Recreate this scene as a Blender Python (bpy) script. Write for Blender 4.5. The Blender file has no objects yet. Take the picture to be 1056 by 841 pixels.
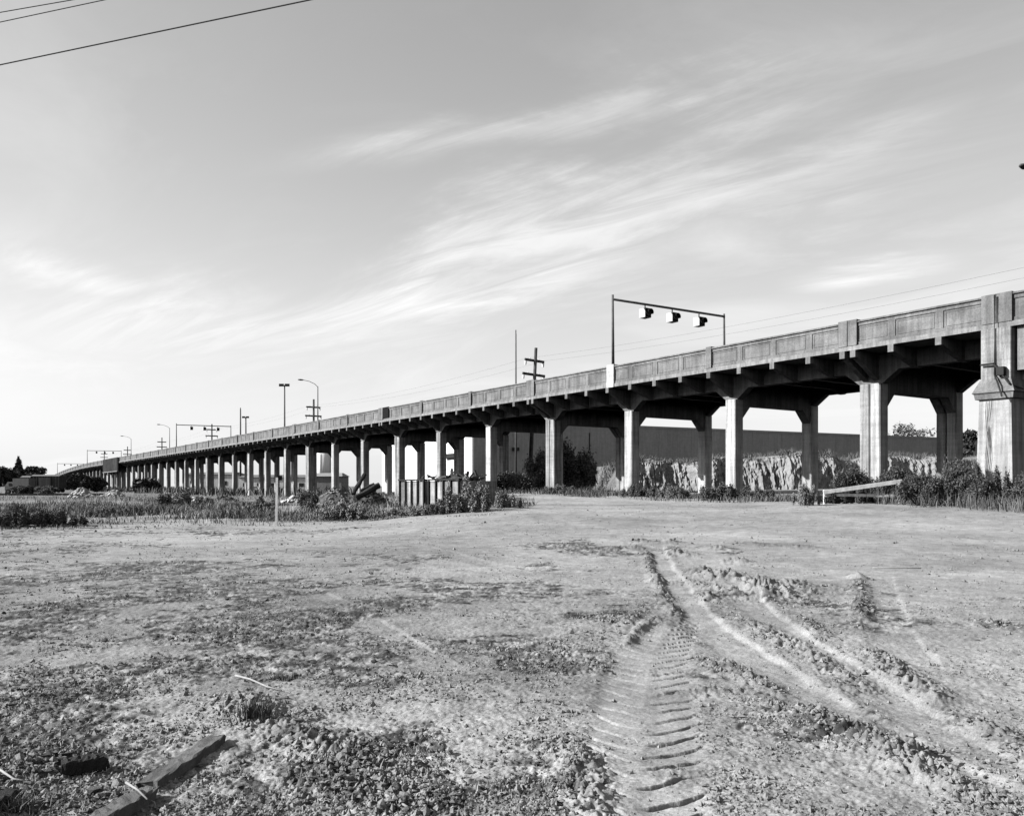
import bpy, bmesh, math, random
import numpy as np
from mathutils import Vector, Matrix

random.seed(11)
rng = np.random.default_rng(11)
scn = bpy.context.scene
COL = scn.collection
F = 843.0            # focal length in photo pixels
HY = 501.0           # horizon row in the photo
CZ = 1.5             # eye height
TH = math.atan(566.0 / 843.0)          # angle between view axis and the viaduct
SN, CS = math.sin(TH), math.cos(TH)

def st(s, t, z):
    return (-s * SN + t * CS, s * CS + t * SN, z)

# ------------------------------------------------------------------ materials
def new_mat(name):
    m = bpy.data.materials.new(name); m.use_nodes = True
    nt = m.node_tree
    b = nt.nodes['Principled BSDF']
    b.inputs['Specular IOR Level'].default_value = 0.06
    return m, nt, b

def link(nt, a, b): nt.links.new(a, b)

def noise(nt, vec, scale, detail=4, rough=.6):
    n = nt.nodes.new('ShaderNodeTexNoise')
    n.inputs['Scale'].default_value = scale
    n.inputs['Detail'].default_value = detail
    n.inputs['Roughness'].default_value = rough
    if vec is not None: link(nt, vec, n.inputs['Vector'])
    return n.outputs['Fac']

def mapr(nt, v, a, b, c, d):
    n = nt.nodes.new('ShaderNodeMapRange')
    link(nt, v, n.inputs['Value'])
    for k, x in zip(('From Min', 'From Max', 'To Min', 'To Max'), (a, b, c, d)):
        n.inputs[k].default_value = x
    return n.outputs['Result']

def math_n(nt, op, a, b=None, clamp=False):
    n = nt.nodes.new('ShaderNodeMath'); n.operation = op; n.use_clamp = clamp
    for i, x in enumerate((a, b)):
        if x is None: continue
        if isinstance(x, (int, float)): n.inputs[i].default_value = x
        else: link(nt, x, n.inputs[i])
    return n.outputs[0]

def vec_scale(nt, vec, sc):
    n = nt.nodes.new('ShaderNodeMapping')
    n.inputs['Scale'].default_value = sc
    link(nt, vec, n.inputs['Vector'])
    return n.outputs['Vector']

def rough_mat(name, tone, var=.35, scale=1.5, streak=0.0, grain=.25, rough=.85, bump=.3, bscale=30.0):
    """grey weathered surface: broad blotches, rain streaks, fine grain"""
    m, nt, b = new_mat(name)
    g = nt.nodes.new('ShaderNodeNewGeometry')
    pos = g.outputs['Position']
    big = mapr(nt, noise(nt, pos, scale, 6, .62), .3, .7, 1 - var, 1 + var)
    fine = mapr(nt, noise(nt, pos, scale * 22, 3, .7), .3, .7, 1 - grain, 1 + grain)
    v = math_n(nt, 'MULTIPLY', big, fine)
    if streak:
        sv = vec_scale(nt, pos, (2.6, 2.6, .16))
        s = mapr(nt, noise(nt, sv, 1.6, 5, .65), .38, .62, 1 - streak, 1 + streak * .5)
        v = math_n(nt, 'MULTIPLY', v, s)
        hv = vec_scale(nt, pos, (.3, .3, 3.2))
        h = mapr(nt, noise(nt, hv, 2.0, 2, .5), .35, .65, 1 - streak * .25, 1 + streak * .2)
        v = math_n(nt, 'MULTIPLY', v, h)
    v = math_n(nt, 'MULTIPLY', v, tone)
    v = math_n(nt, 'MINIMUM', v, .82)
    c = nt.nodes.new('ShaderNodeCombineColor')
    for i in range(3): link(nt, v, c.inputs[i])
    link(nt, c.outputs[0], b.inputs['Base Color'])
    b.inputs['Roughness'].default_value = rough
    if bump:
        bp = nt.nodes.new('ShaderNodeBump')
        bp.inputs['Strength'].default_value = bump
        bp.inputs['Distance'].default_value = .02
        link(nt, noise(nt, pos, bscale, 5, .7), bp.inputs['Height'])
        link(nt, bp.outputs[0], b.inputs['Normal'])
    return m

def leaf_mat(name, lo, hi, scale=.8):
    m, nt, b = new_mat(name)
    g = nt.nodes.new('ShaderNodeNewGeometry')
    n1 = noise(nt, g.outputs['Position'], scale, 3, .6)
    r = math_n(nt, 'ADD', math_n(nt, 'MULTIPLY', n1, .7), math_n(nt, 'MULTIPLY', g.outputs['Random Per Island'], .45))
    v = mapr(nt, r, .25, .9, lo, hi)
    c = nt.nodes.new('ShaderNodeCombineColor')
    for i in range(3): link(nt, v, c.inputs[i])
    link(nt, c.outputs[0], b.inputs['Base Color'])
    b.inputs['Roughness'].default_value = .7
    return m

M = {}
M['parapet'] = rough_mat('weathered_parapet_concrete', .13, .36, .7, .26, .25)
M['fascia'] = rough_mat('slab_edge_concrete', .17, .25, .8, .3, .2)
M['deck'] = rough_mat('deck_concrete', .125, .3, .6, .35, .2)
M['light'] = rough_mat('pale_column_concrete', .33, .18, .8, .38, .16)
M['grey'] = rough_mat('grey_column_concrete', .19, .22, .8, .42, .2)
M['mid'] = rough_mat('column_concrete', .24, .25, .8, .5, .2)
M['pier'] = rough_mat('pier_concrete', .25, .16, 1.1, .34, .18)
M['asphalt'] = rough_mat('road_asphalt', .06, .2, 2, 0, .2)
M['whitepaint'] = rough_mat('white_painted_concrete', .40, .12, 2, .3, .1)
M['steel'] = rough_mat('weathered_steel', .08, .2, 3, .15, .1, rough=.6, bump=.05)
M['girderpaint'] = rough_mat('painted_girder_steel', .075, .3, .5, .4, .2)
M['darksteel'] = rough_mat('dark_steel', .022, .25, 3, .1, .1, rough=.6, bump=.05)
M['pale_metal'] = rough_mat('pale_metal', .34, .1, 3, .1, .05, rough=.5, bump=.03)
M['black'] = rough_mat('black_panel', .006, .2, 3, 0, .1, rough=.8, bump=0)
M['lens'] = rough_mat('signal_lens', .04, .1, 3, 0, .05, rough=.2, bump=0)
M['pole'] = rough_mat('creosoted_pole_wood', .06, .3, 2, .3, .2)
M['wire'] = rough_mat('wire', .05, .1, 2, 0, 0, bump=0)
M['porcelain'] = rough_mat('porcelain', .6, .1, 3, 0, .05, rough=.3, bump=0)
M['warehouse'] = rough_mat('warehouse_wall', .22, .14, .09, .12, .10, bump=.05)
M['endwall'] = rough_mat('pale_wall', .62, .08, .2, .1, .08, bump=.05)
M['pale_building'] = rough_mat('pale_building', .55, .1, .3, .12, .08, bump=.05)
M['roofing'] = rough_mat('roofing', .12, .2, .3, 0, .1, bump=.05)
M['glass_dark'] = rough_mat('dark_window', .03, .2, 1, 0, 0, rough=.15, bump=0)
M['wood_grey'] = rough_mat('weathered_timber', .09, .3, 8, .2, .3, bump=.5, bscale=90)
M['wood_dark'] = rough_mat('charred_timber', .025, .3, 6, .1, .3, bump=.6, bscale=70)
M['wood_white'] = rough_mat('white_painted_rail', .62, .16, 4, .2, .2)
M['stick'] = rough_mat('dry_stick', .22, .2, 12, 0, .2, bump=.3, bscale=120)
M['log'] = rough_mat('dark_log', .03, .35, 3, .2, .3, bump=.6, bscale=30)
M['rubble'] = rough_mat('concrete_rubble', .42, .3, 1.2, 0, .3, bump=.6, bscale=14)
M['scrap'] = rough_mat('rusty_scrap', .06, .5, 2.5, 0, .4, rough=.7, bump=.4)
M['bin'] = rough_mat('weathered_bin_panel', .2, .3, 1.2, .5, .2)
M['bark'] = rough_mat('bark', .06, .3, 4, .3, .3)
M['boxcar'] = rough_mat('boxcar_paint', .05, .25, .6, .3, .1)
M['vanwhite'] = rough_mat('pale_vehicle_paint', .5, .1, 1, .1, .05, rough=.4, bump=0)
M['vangrey'] = rough_mat('grey_vehicle_paint', .12, .1, 1, .1, .05, rough=.4, bump=0)
M['rubber'] = rough_mat('tyre_rubber', .02, .1, 3, 0, .1, bump=.1)
M['leaf'] = leaf_mat('shrub_leaves', .03, .17)
M['leafdk'] = leaf_mat('thicket_leaves', .02, .12)
M['leafpale'] = leaf_mat('pale_weed_leaves', .08, .26)
M['leafdark'] = leaf_mat('tree_leaves', .02, .08, .3)
M['grass'] = leaf_mat('dry_weeds', .09, .34, .18)
M['grassdark'] = leaf_mat('dark_weeds', .035, .15, .3)
M['clod'] = rough_mat('soil_clods', .155, .3, 3, 0, .3, bump=.5, bscale=80)
M['crumb'] = rough_mat('soil_crumbs', .15, .4, 3, 0, .4, bump=0)
M['darkclod'] = rough_mat('dark_soil_litter', .07, .5, 4, 0, .4, bump=.5, bscale=80)
M['clay'] = rough_mat('pale_clay', .17, .35, .8, .0, .3, bump=.6, bscale=6)

# ------------------------------------------------------------------ mesh helpers
ORG = {}

def finish(o, label=None, cat=None, group=None, kind=None):
    if label: o['label'] = label
    if cat: o['category'] = cat
    if group: o['group'] = group
    if kind: o['kind'] = kind
    return o

def empty(name, loc, label, cat, group=None):
    o = bpy.data.objects.new(name, None); COL.objects.link(o)
    o.location = loc; o.empty_display_size = .5
    ORG[o.name] = Vector(loc)
    return finish(o, label, cat, group)

def np_mesh(name, V, Fc, mat, smooth=False):
    V = np.asarray(V, dtype=np.float32); Fc = np.asarray(Fc, dtype=np.int32)
    me = bpy.data.meshes.new(name)
    n, k = Fc.shape
    me.vertices.add(len(V)); me.vertices.foreach_set('co', V.ravel())
    me.loops.add(n * k); me.loops.foreach_set('vertex_index', Fc.ravel())
    me.polygons.add(n)
    me.polygons.foreach_set('loop_start', np.arange(0, n * k, k, dtype=np.int32))
    me.polygons.foreach_set('use_smooth', np.full(n, smooth, dtype=bool))
    me.update(calc_edges=True)
    if mat: me.materials.append(mat)
    return me

def add_obj(name, me, parent=None):
    o = bpy.data.objects.new(name, me); COL.objects.link(o)
    if parent is not None:
        o.parent = parent
        ORG[o.name] = ORG[parent.name]
    return o

class MB:
    def __init__(self): self.v = []; self.f = []
    def loft(self, rings, cap=True, closed=True):
        n = len(rings[0]); b = len(self.v)
        for r in rings: self.v.extend([tuple(p) for p in r])
        for i in range(len(rings) - 1):
            for j in range(n):
                if j == n - 1 and not closed: continue
                k = (j + 1) % n
                self.f.append((b + i * n + j, b + i * n + k, b + (i + 1) * n + k, b + (i + 1) * n + j))
        if cap:
            self.f.append(tuple(b + j for j in range(n - 1, -1, -1)))
            q = b + (len(rings) - 1) * n
            self.f.append(tuple(q + j for j in range(n)))
        return self
    def box(self, x0, x1, y0, y1, z0, z1):
        r = lambda z: [(x0, y0, z), (x1, y0, z), (x1, y1, z), (x0, y1, z)]
        return self.loft([r(z0), r(z1)])
    def stbox(self, s0, s1, t0, t1, z0, z1):
        r = lambda z: [st(s0, t0, z), st(s0, t1, z), st(s1, t1, z), st(s1, t0, z)]
        return self.loft([r(z0), r(z1)])
    def stcol(self, s0, s1, t0, t1, z0, z1, c=.05):
        def r(z):
            return [st(*p, z) for p in ((s0 + c, t0), (s1 - c, t0), (s1, t0 + c), (s1, t1 - c),
                                        (s1 - c, t1), (s0 + c, t1), (s0, t1 - c), (s0, t0 + c))]
        return self.loft([r(z0), r(z1)])
    def tube(self, pts, rad, n=8):
        pts = [Vector(p) for p in pts]
        rads = rad if isinstance(rad, (list, tuple)) else [rad] * len(pts)
        rings = []
        for i, p in enumerate(pts):
            d = (pts[min(i + 1, len(pts) - 1)] - pts[max(i - 1, 0)]).normalized()
            a = d.cross(Vector((0, 0, 1)))
            if a.length < 1e-3: a = Vector((1, 0, 0))
            a.normalize(); b2 = d.cross(a)
            rings.append([p + (a * math.cos(2 * math.pi * k / n) + b2 * math.sin(2 * math.pi * k / n)) * rads[i] for k in range(n)])
        return self.loft(rings)
    def obox(self, c, ax, ay, az):
        """box by centre and three half-axis vectors"""
        c, ax, ay, az = Vector(c), Vector(ax), Vector(ay), Vector(az)
        r = lambda k: [c - ax - ay + az * k, c + ax - ay + az * k, c + ax + ay + az * k, c - ax + ay + az * k]
        return self.loft([r(-1), r(1)])
    def rock(self, c, r, flat=.7):
        bm = bmesh.new(); bmesh.ops.create_icosphere(bm, subdivisions=1, radius=1)
        b = len(self.v)
        sx, sy, sz = (random.uniform(.7, 1.3) for _ in range(3))
        a = random.uniform(0, 6.28); ca, sa = math.cos(a), math.sin(a)
        for v in bm.verts:
            k = r * random.uniform(.72, 1.15)
            x, y, z = v.co.x * sx * k, v.co.y * sy * k, v.co.z * sz * k * flat
            self.v.append((c[0] + x * ca - y * sa, c[1] + x * sa + y * ca, c[2] + z))
        for f in bm.faces: self.f.append(tuple(b + v.index for v in f.verts))
        bm.free(); return self
    def build(self, name, mat, parent=None, smooth=False):
        off = ORG[parent.name] if parent is not None else Vector((0, 0, 0))
        me = bpy.data.meshes.new(name)
        me.from_pydata([tuple(Vector(v) - off) for v in self.v], [], self.f)
        bm = bmesh.new(); bm.from_mesh(me)
        bmesh.ops.recalc_face_normals(bm, faces=bm.faces[:]); bm.to_mesh(me); bm.free()
        me.materials.append(mat)
        if smooth:
            me.polygons.foreach_set('use_smooth', np.ones(len(me.polygons), dtype=bool))
        return add_obj(name, me, parent)

# ------------------------------------------------------------------ noise in numpy
def _h(ix, iy, seed):
    n = (ix * 374761393 + iy * 668265263 + seed * 1442695041) & 0xffffffff
    n = ((n ^ (n >> 13)) * 1274126177) & 0xffffffff
    n = (n ^ (n >> 16)) & 0xffff
    return n / 65535.0

def vn(x, y, seed=0):
    x = np.asarray(x, dtype=np.float64); y = np.asarray(y, dtype=np.float64)
    ix = np.floor(x).astype(np.int64); iy = np.floor(y).astype(np.int64)
    fx = x - ix; fy = y - iy
    fx = fx * fx * (3 - 2 * fx); fy = fy * fy * (3 - 2 * fy)
    a = _h(ix, iy, seed); b = _h(ix + 1, iy, seed); c = _h(ix, iy + 1, seed); d = _h(ix + 1, iy + 1, seed)
    return (a * (1 - fx) + b * fx) * (1 - fy) + (c * (1 - fx) + d * fx) * fy - .5

def fbm(x, y, seed=0, oct=4, gain=.55):
    s = 0; a = 1.0
    for o in range(oct):
        # rotate each octave so the lattice never shows
        c, q = math.cos(.7 * o + .4), math.sin(.7 * o + .4)
        s = s + a * vn((x * c - y * q) * 2 ** o, (x * q + y * c) * 2 ** o, seed + o * 7)
        a *= gain
    return s

def sm(a, b, x):
    t = np.clip((x - a) / (b - a), 0, 1)
    return t * t * (3 - 2 * t)

# ------------------------------------------------------------------ terrain
def base_h(X, Y):
    X = np.asarray(X, dtype=np.float64); Y = np.asarray(Y, dtype=np.float64)
    w = sm(-.30, .06, X / np.maximum(Y, 1.0))
    far = 1 - sm(300, 600, Y)
    r = X / np.maximum(Y, 1.0)
    return w * far * ((.58 + .17 * sm(.2, .42, r)) * sm(13, 35, Y) + .42 * sm(40, 66, Y))

def gp(px, py):
    """where the ray of a photo pixel meets the bare terrain"""
    Y = CZ * F / max(py - HY, 1.0)
    for _ in range(25):
        X = (px - 528) / F * Y
        Y = .5 * Y + .5 * (CZ - float(base_h(X, Y))) * F / max(py - HY, 1.0)
    return ((px - 528) / F * Y, Y)

def seg_dist(X, Y, pts):
    """distance to a polyline, signed side, arc length"""
    best = np.full(X.shape, 1e9); side = np.zeros(X.shape); arc = np.zeros(X.shape); L0 = 0
    for (x0, y0), (x1, y1) in zip(pts[:-1], pts[1:]):
        dx, dy = x1 - x0, y1 - y0; L = math.hypot(dx, dy)
        u = np.clip(((X - x0) * dx + (Y - y0) * dy) / L ** 2, 0, 1)
        d = np.hypot(X - x0 - u * dx, Y - y0 - u * dy)
        m = d < best
        best = np.where(m, d, best)
        side = np.where(m, np.sign((X - x0) * dy - (Y - y0) * dx), side)   # + on the right
        arc = np.where(m, L0 + u * L, arc); L0 += L
    return best, side, arc, L0

def pxline(*pts):
    """densify a curve given by photo pixels (Catmull-Rom) and put it on the ground"""
    P = [Vector((*gp(*p), 0)) for p in pts]
    P = [2 * P[0] - P[1]] + P + [2 * P[-1] - P[-2]]
    out = []
    for i in range(1, len(P) - 2):
        for k in range(5):
            t = k / 5
            a, b, c, d = P[i - 1:i + 3]
            q = .5 * ((2 * b) + (c - a) * t + (2 * a - 5 * b + 4 * c - d) * t * t + (3 * b - a - 3 * c + d) * t ** 3)
            out.append((q.x, q.y))
    out.append((P[-2].x, P[-2].y))
    return out

RUT1 = pxline((672, 562), (684, 590), (716, 635), (765, 675), (812, 706), (852, 731), (905, 760), (965, 793), (1070, 846))
RUT2 = pxline((757, 606), (792, 640), (838, 674), (886, 706), (936, 738), (995, 776), (1075, 822))
RUT3 = pxline((903, 592), (909, 625), (922, 660), (944, 690))
TREAD = pxline((640, 900), (650, 846), (660, 790), (664, 740), (668, 700), (676, 665), (700, 628))
OLD1 = pxline((230, 570), (330, 615), (420, 668), (520, 735))
OLD2 = pxline((420, 560), (520, 585), (640, 590))
EDGE = pxline((255, 735), (300, 762), (350, 790), (392, 812), (430, 838))
BERMS = [  # centre line, height, half width
    (pxline((645, 666), (658, 650), (684, 633)), .05, .06),
    (pxline((680, 600), (720, 604), (765, 618)), .06, .16),
    (pxline((738, 682), (765, 694), (800, 712)), .055, .13),
    (pxline((835, 738), (880, 757), (918, 776), (945, 797)), .11, .17),
    (pxline((960, 800), (1000, 822), (1040, 842)), .08, .16),
    (pxline((768, 640), (810, 660), (850, 684), (892, 712)), .07, .17),
    (pxline((822, 636), (846, 655)), .06, .12),
    (pxline((890, 672), (925, 694), (962, 722)), .09, .16),
    (pxline((884, 598), (889, 622), (888, 640)), .06, .14),
    (pxline((575, 563), (620, 566), (668, 566)), .06, .30),
    (pxline((668, 570), (672, 590), (684, 612), (698, 636)), .075, .10),
    (pxline((240, 722), (275, 742), (310, 762), (352, 785), (388, 806), (420, 832)), .05, .2),
    (pxline((592, 770), (604, 800), (606, 845)), .07, .14),
    (pxline((690, 715), (760, 712)), .03, .10),
    (pxline((760, 560), (835, 565)), .05, .35),
    (pxline((915, 790), (960, 775)), .03, .10),
    (pxline((985, 745), (1040, 762)), .05, .12),
    (pxline((1020, 640), (1056, 650)), .04, .2),
]
MOUNDS = [(700, 572, .13, .30), (748, 598, .20, .42), (782, 612, .22, .40), (722, 592, .12, .3), (660, 560, .12, .28),
          (815, 606, .12, .5), (690, 560, .10, .3), (740, 566, .10, .3), (730, 618, .10, .2), (760, 580, .12, .3),
          (258, 736, .035, .16), (700, 800, .04, .12), (885, 596, .10, .18), (40, 792, .04, .2), (640, 640, .04, .5)]
PATCH = [  # dark, littered soil: photo centre, half width, half height in pixels, strength
    (120, 600, 260, 26, .75), (180, 630, 330, 50, .55), (300, 690, 300, 50, .5), (160, 780, 260, 70, .5), (500, 610, 130, 12, .45), (760, 640, 260, 30, .12), (900, 760, 200, 40, .15), (40, 640, 110, 36, .8), (270, 650, 180, 30, .95), (470, 668, 170, 17, .95), (560, 684, 70, 14, .8),
    (330, 600, 160, 12, .6), (70, 735, 130, 45, .95), (30, 815, 160, 50, .95), (200, 690, 120, 22, .7), (260, 780, 160, 50, .55),
    (350, 800, 110, 36, .7), (560, 815, 52, 46, .8), (470, 830, 90, 30, .5), (640, 566, 110, 9, .6), (430, 620, 90, 9, .5),
    (850, 790, 40, 8, .3), (120, 548, 230, 5, .5), (720, 695, 60, 8, .2), (830, 720, 60, 8, .12), (970, 610, 80, 8, .25),
    (600, 585, 60, 6, .4), (340, 575, 120, 6, .5), (10, 570, 120, 14, .5), (610, 620, 120, 6, .25)]

def litter(X, Y):
    m = np.zeros(X.shape)
    for px, py, rx, ry, a in PATCH:
        cx, cy = gp(px, py); _, y0 = gp(px, py + ry); _, y1 = gp(px, max(py - ry, HY + 12))
        wx = rx / F * cy; wy = np.where(Y < cy, cy - y0, y1 - cy)
        d = np.hypot((X - cx) / wx, (Y - cy) / wy)
        m = np.maximum(m, a * (1 - sm(.35, 1.25, d)))
    n = fbm(X * .9, Y * .9, 31, 5, .62) * 1.0
    return np.clip(m * 1.3 + n * 1.5 - .2, 0, 1) * (m > .02)

def weedy(X, Y):
    """the rough weed-grown ground on the left, beyond the bare lot"""
    r = X / np.maximum(Y, 1)
    edge = 28.5 + 2.2 * sm(-.6, -.3, r) + 1.5 * sm(-.3, -.05, r) + 5 * sm(-.02, .03, r) + fbm(X * .25, Y * .25, 77, 3) * 3
    on = sm(-1.2, 1.2, Y - edge) * (1 - sm(.0, .035, r))
    return on

def ground_full(X, Y):
    h = base_h(X, Y)
    R = np.hypot(X, Y)
    lit = litter(X, Y)
    fade = 1 - sm(18, 60, R)
    h = h + .035 * fbm(X * .22, Y * .22, 3, 3) * sm(2, 6, R)
    h = h + .016 * fbm(X * 1.1, Y * 1.1, 5, 3) * (.35 + .65 * fade)
    h = h + fade * .007 * fbm(X * 5, Y * 5, 9, 4, .65)
    rid = 1 - 2 * np.abs(fbm(X * 9, Y * 9, 15, 4, .7))
    rid2 = 1 - 2 * np.abs(fbm(X * 26, Y * 26, 17, 3, .7))
    h = h + lit * fade * (.016 * rid + .007 * rid2 * (1 - sm(6, 14, R)) - .012)
    tone = .205 + .06 * fbm(X * .12, Y * .3, 39, 3) + .07 * fbm(X * .5, Y * .5, 41, 5) + .05 * fbm(X * 6, Y * 6, 43, 3)
    tone = tone * (1 - .22 * sm(1.5, -3, X + .4 * fbm(X * .4, Y * .4, 47, 3) * 6) * (1 - sm(14, 24, Y)))
    berm = np.zeros(X.shape)
    smooth = np.zeros(X.shape)
    near = (R < 30)
    Xn, Yn = X[near], Y[near]
    hn = np.zeros(Xn.shape); bn = np.zeros(Xn.shape); sn_ = np.zeros(Xn.shape); sn2 = np.zeros(Xn.shape)
    wob = fbm(Xn * 3, Yn * 3, 51, 3)
    for pts, dep, hw in ((RUT1, .036, .25), (RUT2, .030, .23), (RUT3, .012, .26), (OLD1, .012, .2), (OLD2, .012, .25)):
        d, sd, arc, L = seg_dist(Xn, Yn, pts)
        endf = sm(0, .6, arc) * sm(0, .6, L - arc)
        dd = d * (1 + .25 * wob)
        ins = np.where(sd > 0, 1 - sm(hw * .1, hw * 1.35, dd), 1 - sm(hw * .86, hw * 1.1, dd))
        rim = np.exp(-((dd - hw * 1.35) / (.12)) ** 2) * (.4 + 1.3 * np.clip(wob + .3, 0, 1))
        # fine lengthwise scores on the floor of the rut
        score = .004 * vn(d * sd * 22 + .5 * wob, arc * .8, 33)
        hn += endf * (-dep * ins + dep * .35 * rim * np.where(sd > 0, .4, 1.0) * (.2 + 1.6 * np.clip(wob + .2, 0, 1)) + score * ins * (dep > .035))
        bn = np.maximum(bn, endf * rim * .6 * min(dep / .06, 1)); sn_ = np.maximum(sn_, endf * ins * min(dep / .05, 1))
    d, sd, arc, L = seg_dist(Xn, Yn, TREAD)
    v = d * sd / (.34 + .02 * wob)
    ins = (1 - sm(.8, 1.15, np.abs(v))) * sm(0, .15, L - arc)
    ph = (arc - .25 * np.abs(v) ** 1.3) / .232 + .5 * (v < 0) + .22 * wob + .5 * fbm(Xn * .7, Yn * .7, 63, 2)
    fr = ph - np.floor(ph)
    lug = np.where(fr < .94, fr / .94, (1 - fr) / .06)
    endt = sm(.1, 1.1, L - arc)
    amp = sm(-.05, .3, np.abs(v)) * np.where(v > 0, 1.2, .6) * (.6 + .6 * sm(-.25, .25, fbm(Xn * .9, Yn * .9, 61, 2)))
    brk = .55 + .9 * np.clip(fbm(Xn * 4, Yn * 4, 65, 3) + .35, 0, 1)
    hn += ins * (-.007 - amp * endt * (.011 * lug + .030 * brk * np.exp(-((fr - .955) / .040) ** 2)))
    rim = np.exp(-((np.abs(v) - 1.12) / .1) ** 2) * sm(0, .3, L - arc)
    hn += .012 * rim * (v < 0) * (.2 + wob); sn_ = np.maximum(sn_, ins)
    d3, sd3, arc3, L3 = seg_dist(Xn, Yn, RUT3)
    f3 = (arc3 - .5 * d3) / .25; f3 = f3 - np.floor(f3)
    hn += -.014 * f3 * (1 - sm(.22, .27, d3))
    for pts, hh, hw in BERMS:
        d, sd, arc, L = seg_dist(Xn, Yn, pts)
        k = np.exp(-(d / hw) ** 2) * (sm(-.1, .25, arc) * sm(-.1, .25, L - arc) * .5 + .5)
        k = k * (1 - sm(hw * 1.6, hw * 2.4, d))
        hn += hh * k * (.5 + .8 * wob + .45 * vn(Xn * 13, Yn * 13, 5) + .55 * np.abs(vn(Xn * 21, Yn * 24, 6)) * 2 + .5 * vn(Xn * 47, Yn * 51, 7))
        bn = np.maximum(bn, k)
    for px, py, hh, rr in MOUNDS:
        cx, cy = gp(px, py)
        d = np.hypot(Xn - cx, (Yn - cy) * .8) * (1 + .5 * wob)
        k = np.exp(-(d / rr) ** 2)
        hn += hh * k * (.8 + .7 * wob + .5 * vn(Xn * 7, Yn * 7, 8) + .5 * vn(Xn * 17, Yn * 17, 9) + .45 * vn(Xn * 37, Yn * 33, 10))
        bn = np.maximum(bn, k * .8)
    h[near] += hn; berm[near] = bn; smooth[near] = sn_
    # fine crumbs everywhere, smoothed away where wheels have pressed the soil flat
    tiny = fbm(X * 24, Y * 24, 19, 3, .7)
    h = h + (1 - sm(8, 25, R)) * tiny * (.011 + .02 * berm + .012 * lit) * (1 - .75 * smooth)
    lit = lit * (1 - .85 * smooth)
    w = weedy(X, Y)
    h = h + w * .10 * fbm(X * .35, Y * .35, 71, 3)
    tone = tone + .02 * smooth - .06 * berm
    g1 = fbm(X * 7, Y * 7, 141, 3, .7) + .5 * fbm(X * 31, Y * 31, 143, 2)
    litm = np.clip(lit * .85 + 1.3 * g1 * sm(0, .35, lit), 0, 1)
    tone = tone * (1 - litm) + (.065 + .05 * fbm(X * 3, Y * 3, 45, 3)) * lit
    patchy = sm(-.1, .35, fbm(X * .16, Y * .35, 81, 3))
    tone = tone * (1 - w) + (.09 + .12 * patchy) * w
    # darker, grassier earth below and beyond the viaduct
    far = sm(70, 110, R)
    tone = tone * (1 - far) + .13 * far
    return h, tone, berm, lit, smooth

def build_ground():
    ang = np.concatenate([np.radians(np.linspace(-43, 43, 1060)), np.radians(np.linspace(43, 317, 64)[1:-1])])
    p = np.arange(430, 21, -.5)
    r = np.concatenate([np.array([.02, .5, 1.0, 1.6, 2.2, 2.6]), 1264.5 / p, np.geomspace(62, 7000, 60)])
    A, Rr = np.meshgrid(ang, r)
    X = Rr * np.sin(A); Y = Rr * np.cos(A)
    h, tone, berm, lit, smooth = ground_full(X, Y)
    nr, na = X.shape
    V = np.stack([X, Y, h], -1).reshape(-1, 3)
    i = np.arange(nr - 1)[:, None] * na; j = np.arange(na)[None, :]; k = (j + 1) % na
    Fc = np.stack([i + j, i + na + j, i + na + k, i + k], -1).reshape(-1, 4)
    m, nt, b = new_mat('bare_soil')
    at = nt.nodes.new('ShaderNodeAttribute'); at.attribute_name = 'soil_tone'
    g = nt.nodes.new('ShaderNodeNewGeometry'); pos = g.outputs['Position']
    n1 = mapr(nt, noise(nt, pos, 45, 4, .75), .3, .7, .62, 1.38)
    n2 = mapr(nt, noise(nt, pos, 2.2, 6, .7), .3, .7, .80, 1.20)
    n3 = mapr(nt, noise(nt, pos, 170, 2, .6), .3, .7, .75, 1.25)
    v = math_n(nt, 'MULTIPLY', math_n(nt, 'MULTIPLY', n1, n2), math_n(nt, 'MULTIPLY', n3, at.outputs['Fac']))
    c = nt.nodes.new('ShaderNodeCombineColor')
    for q in range(3): link(nt, v, c.inputs[q])
    link(nt, c.outputs[0], b.inputs['Base Color'])
    b.inputs['Roughness'].default_value = 1.0; b.inputs['Specular IOR Level'].default_value = .05
    bp = nt.nodes.new('ShaderNodeBump'); bp.inputs['Strength'].default_value = .5; bp.inputs['Distance'].default_value = .01
    link(nt, noise(nt, pos, 60, 6, .75), bp.inputs['Height']); link(nt, bp.outputs[0], b.inputs['Normal'])
    me = np_mesh('ground', V, Fc, m, smooth=True)
    a = me.attributes.new('soil_tone', 'FLOAT', 'POINT')
    a.data.foreach_set('value', np.clip(tone, .03, .6).astype(np.float32).ravel())
    finish(add_obj('ground', me), kind='structure')

build_ground()

def gz(x, y):
    h, *_ = ground_full(np.array([[float(x)]]), np.array([[float(y)]]))
    return float(h[0, 0])

# ------------------------------------------------------------------ loose soil and litter
ICO_V = None
def ico():
    bm = bmesh.new(); bmesh.ops.create_icosphere(bm, subdivisions=1, radius=1)
    v = np.array([x.co[:] for x in bm.verts]); f = np.array([[q.index for q in p.verts] for p in bm.faces]); bm.free()
    return v, f

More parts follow.
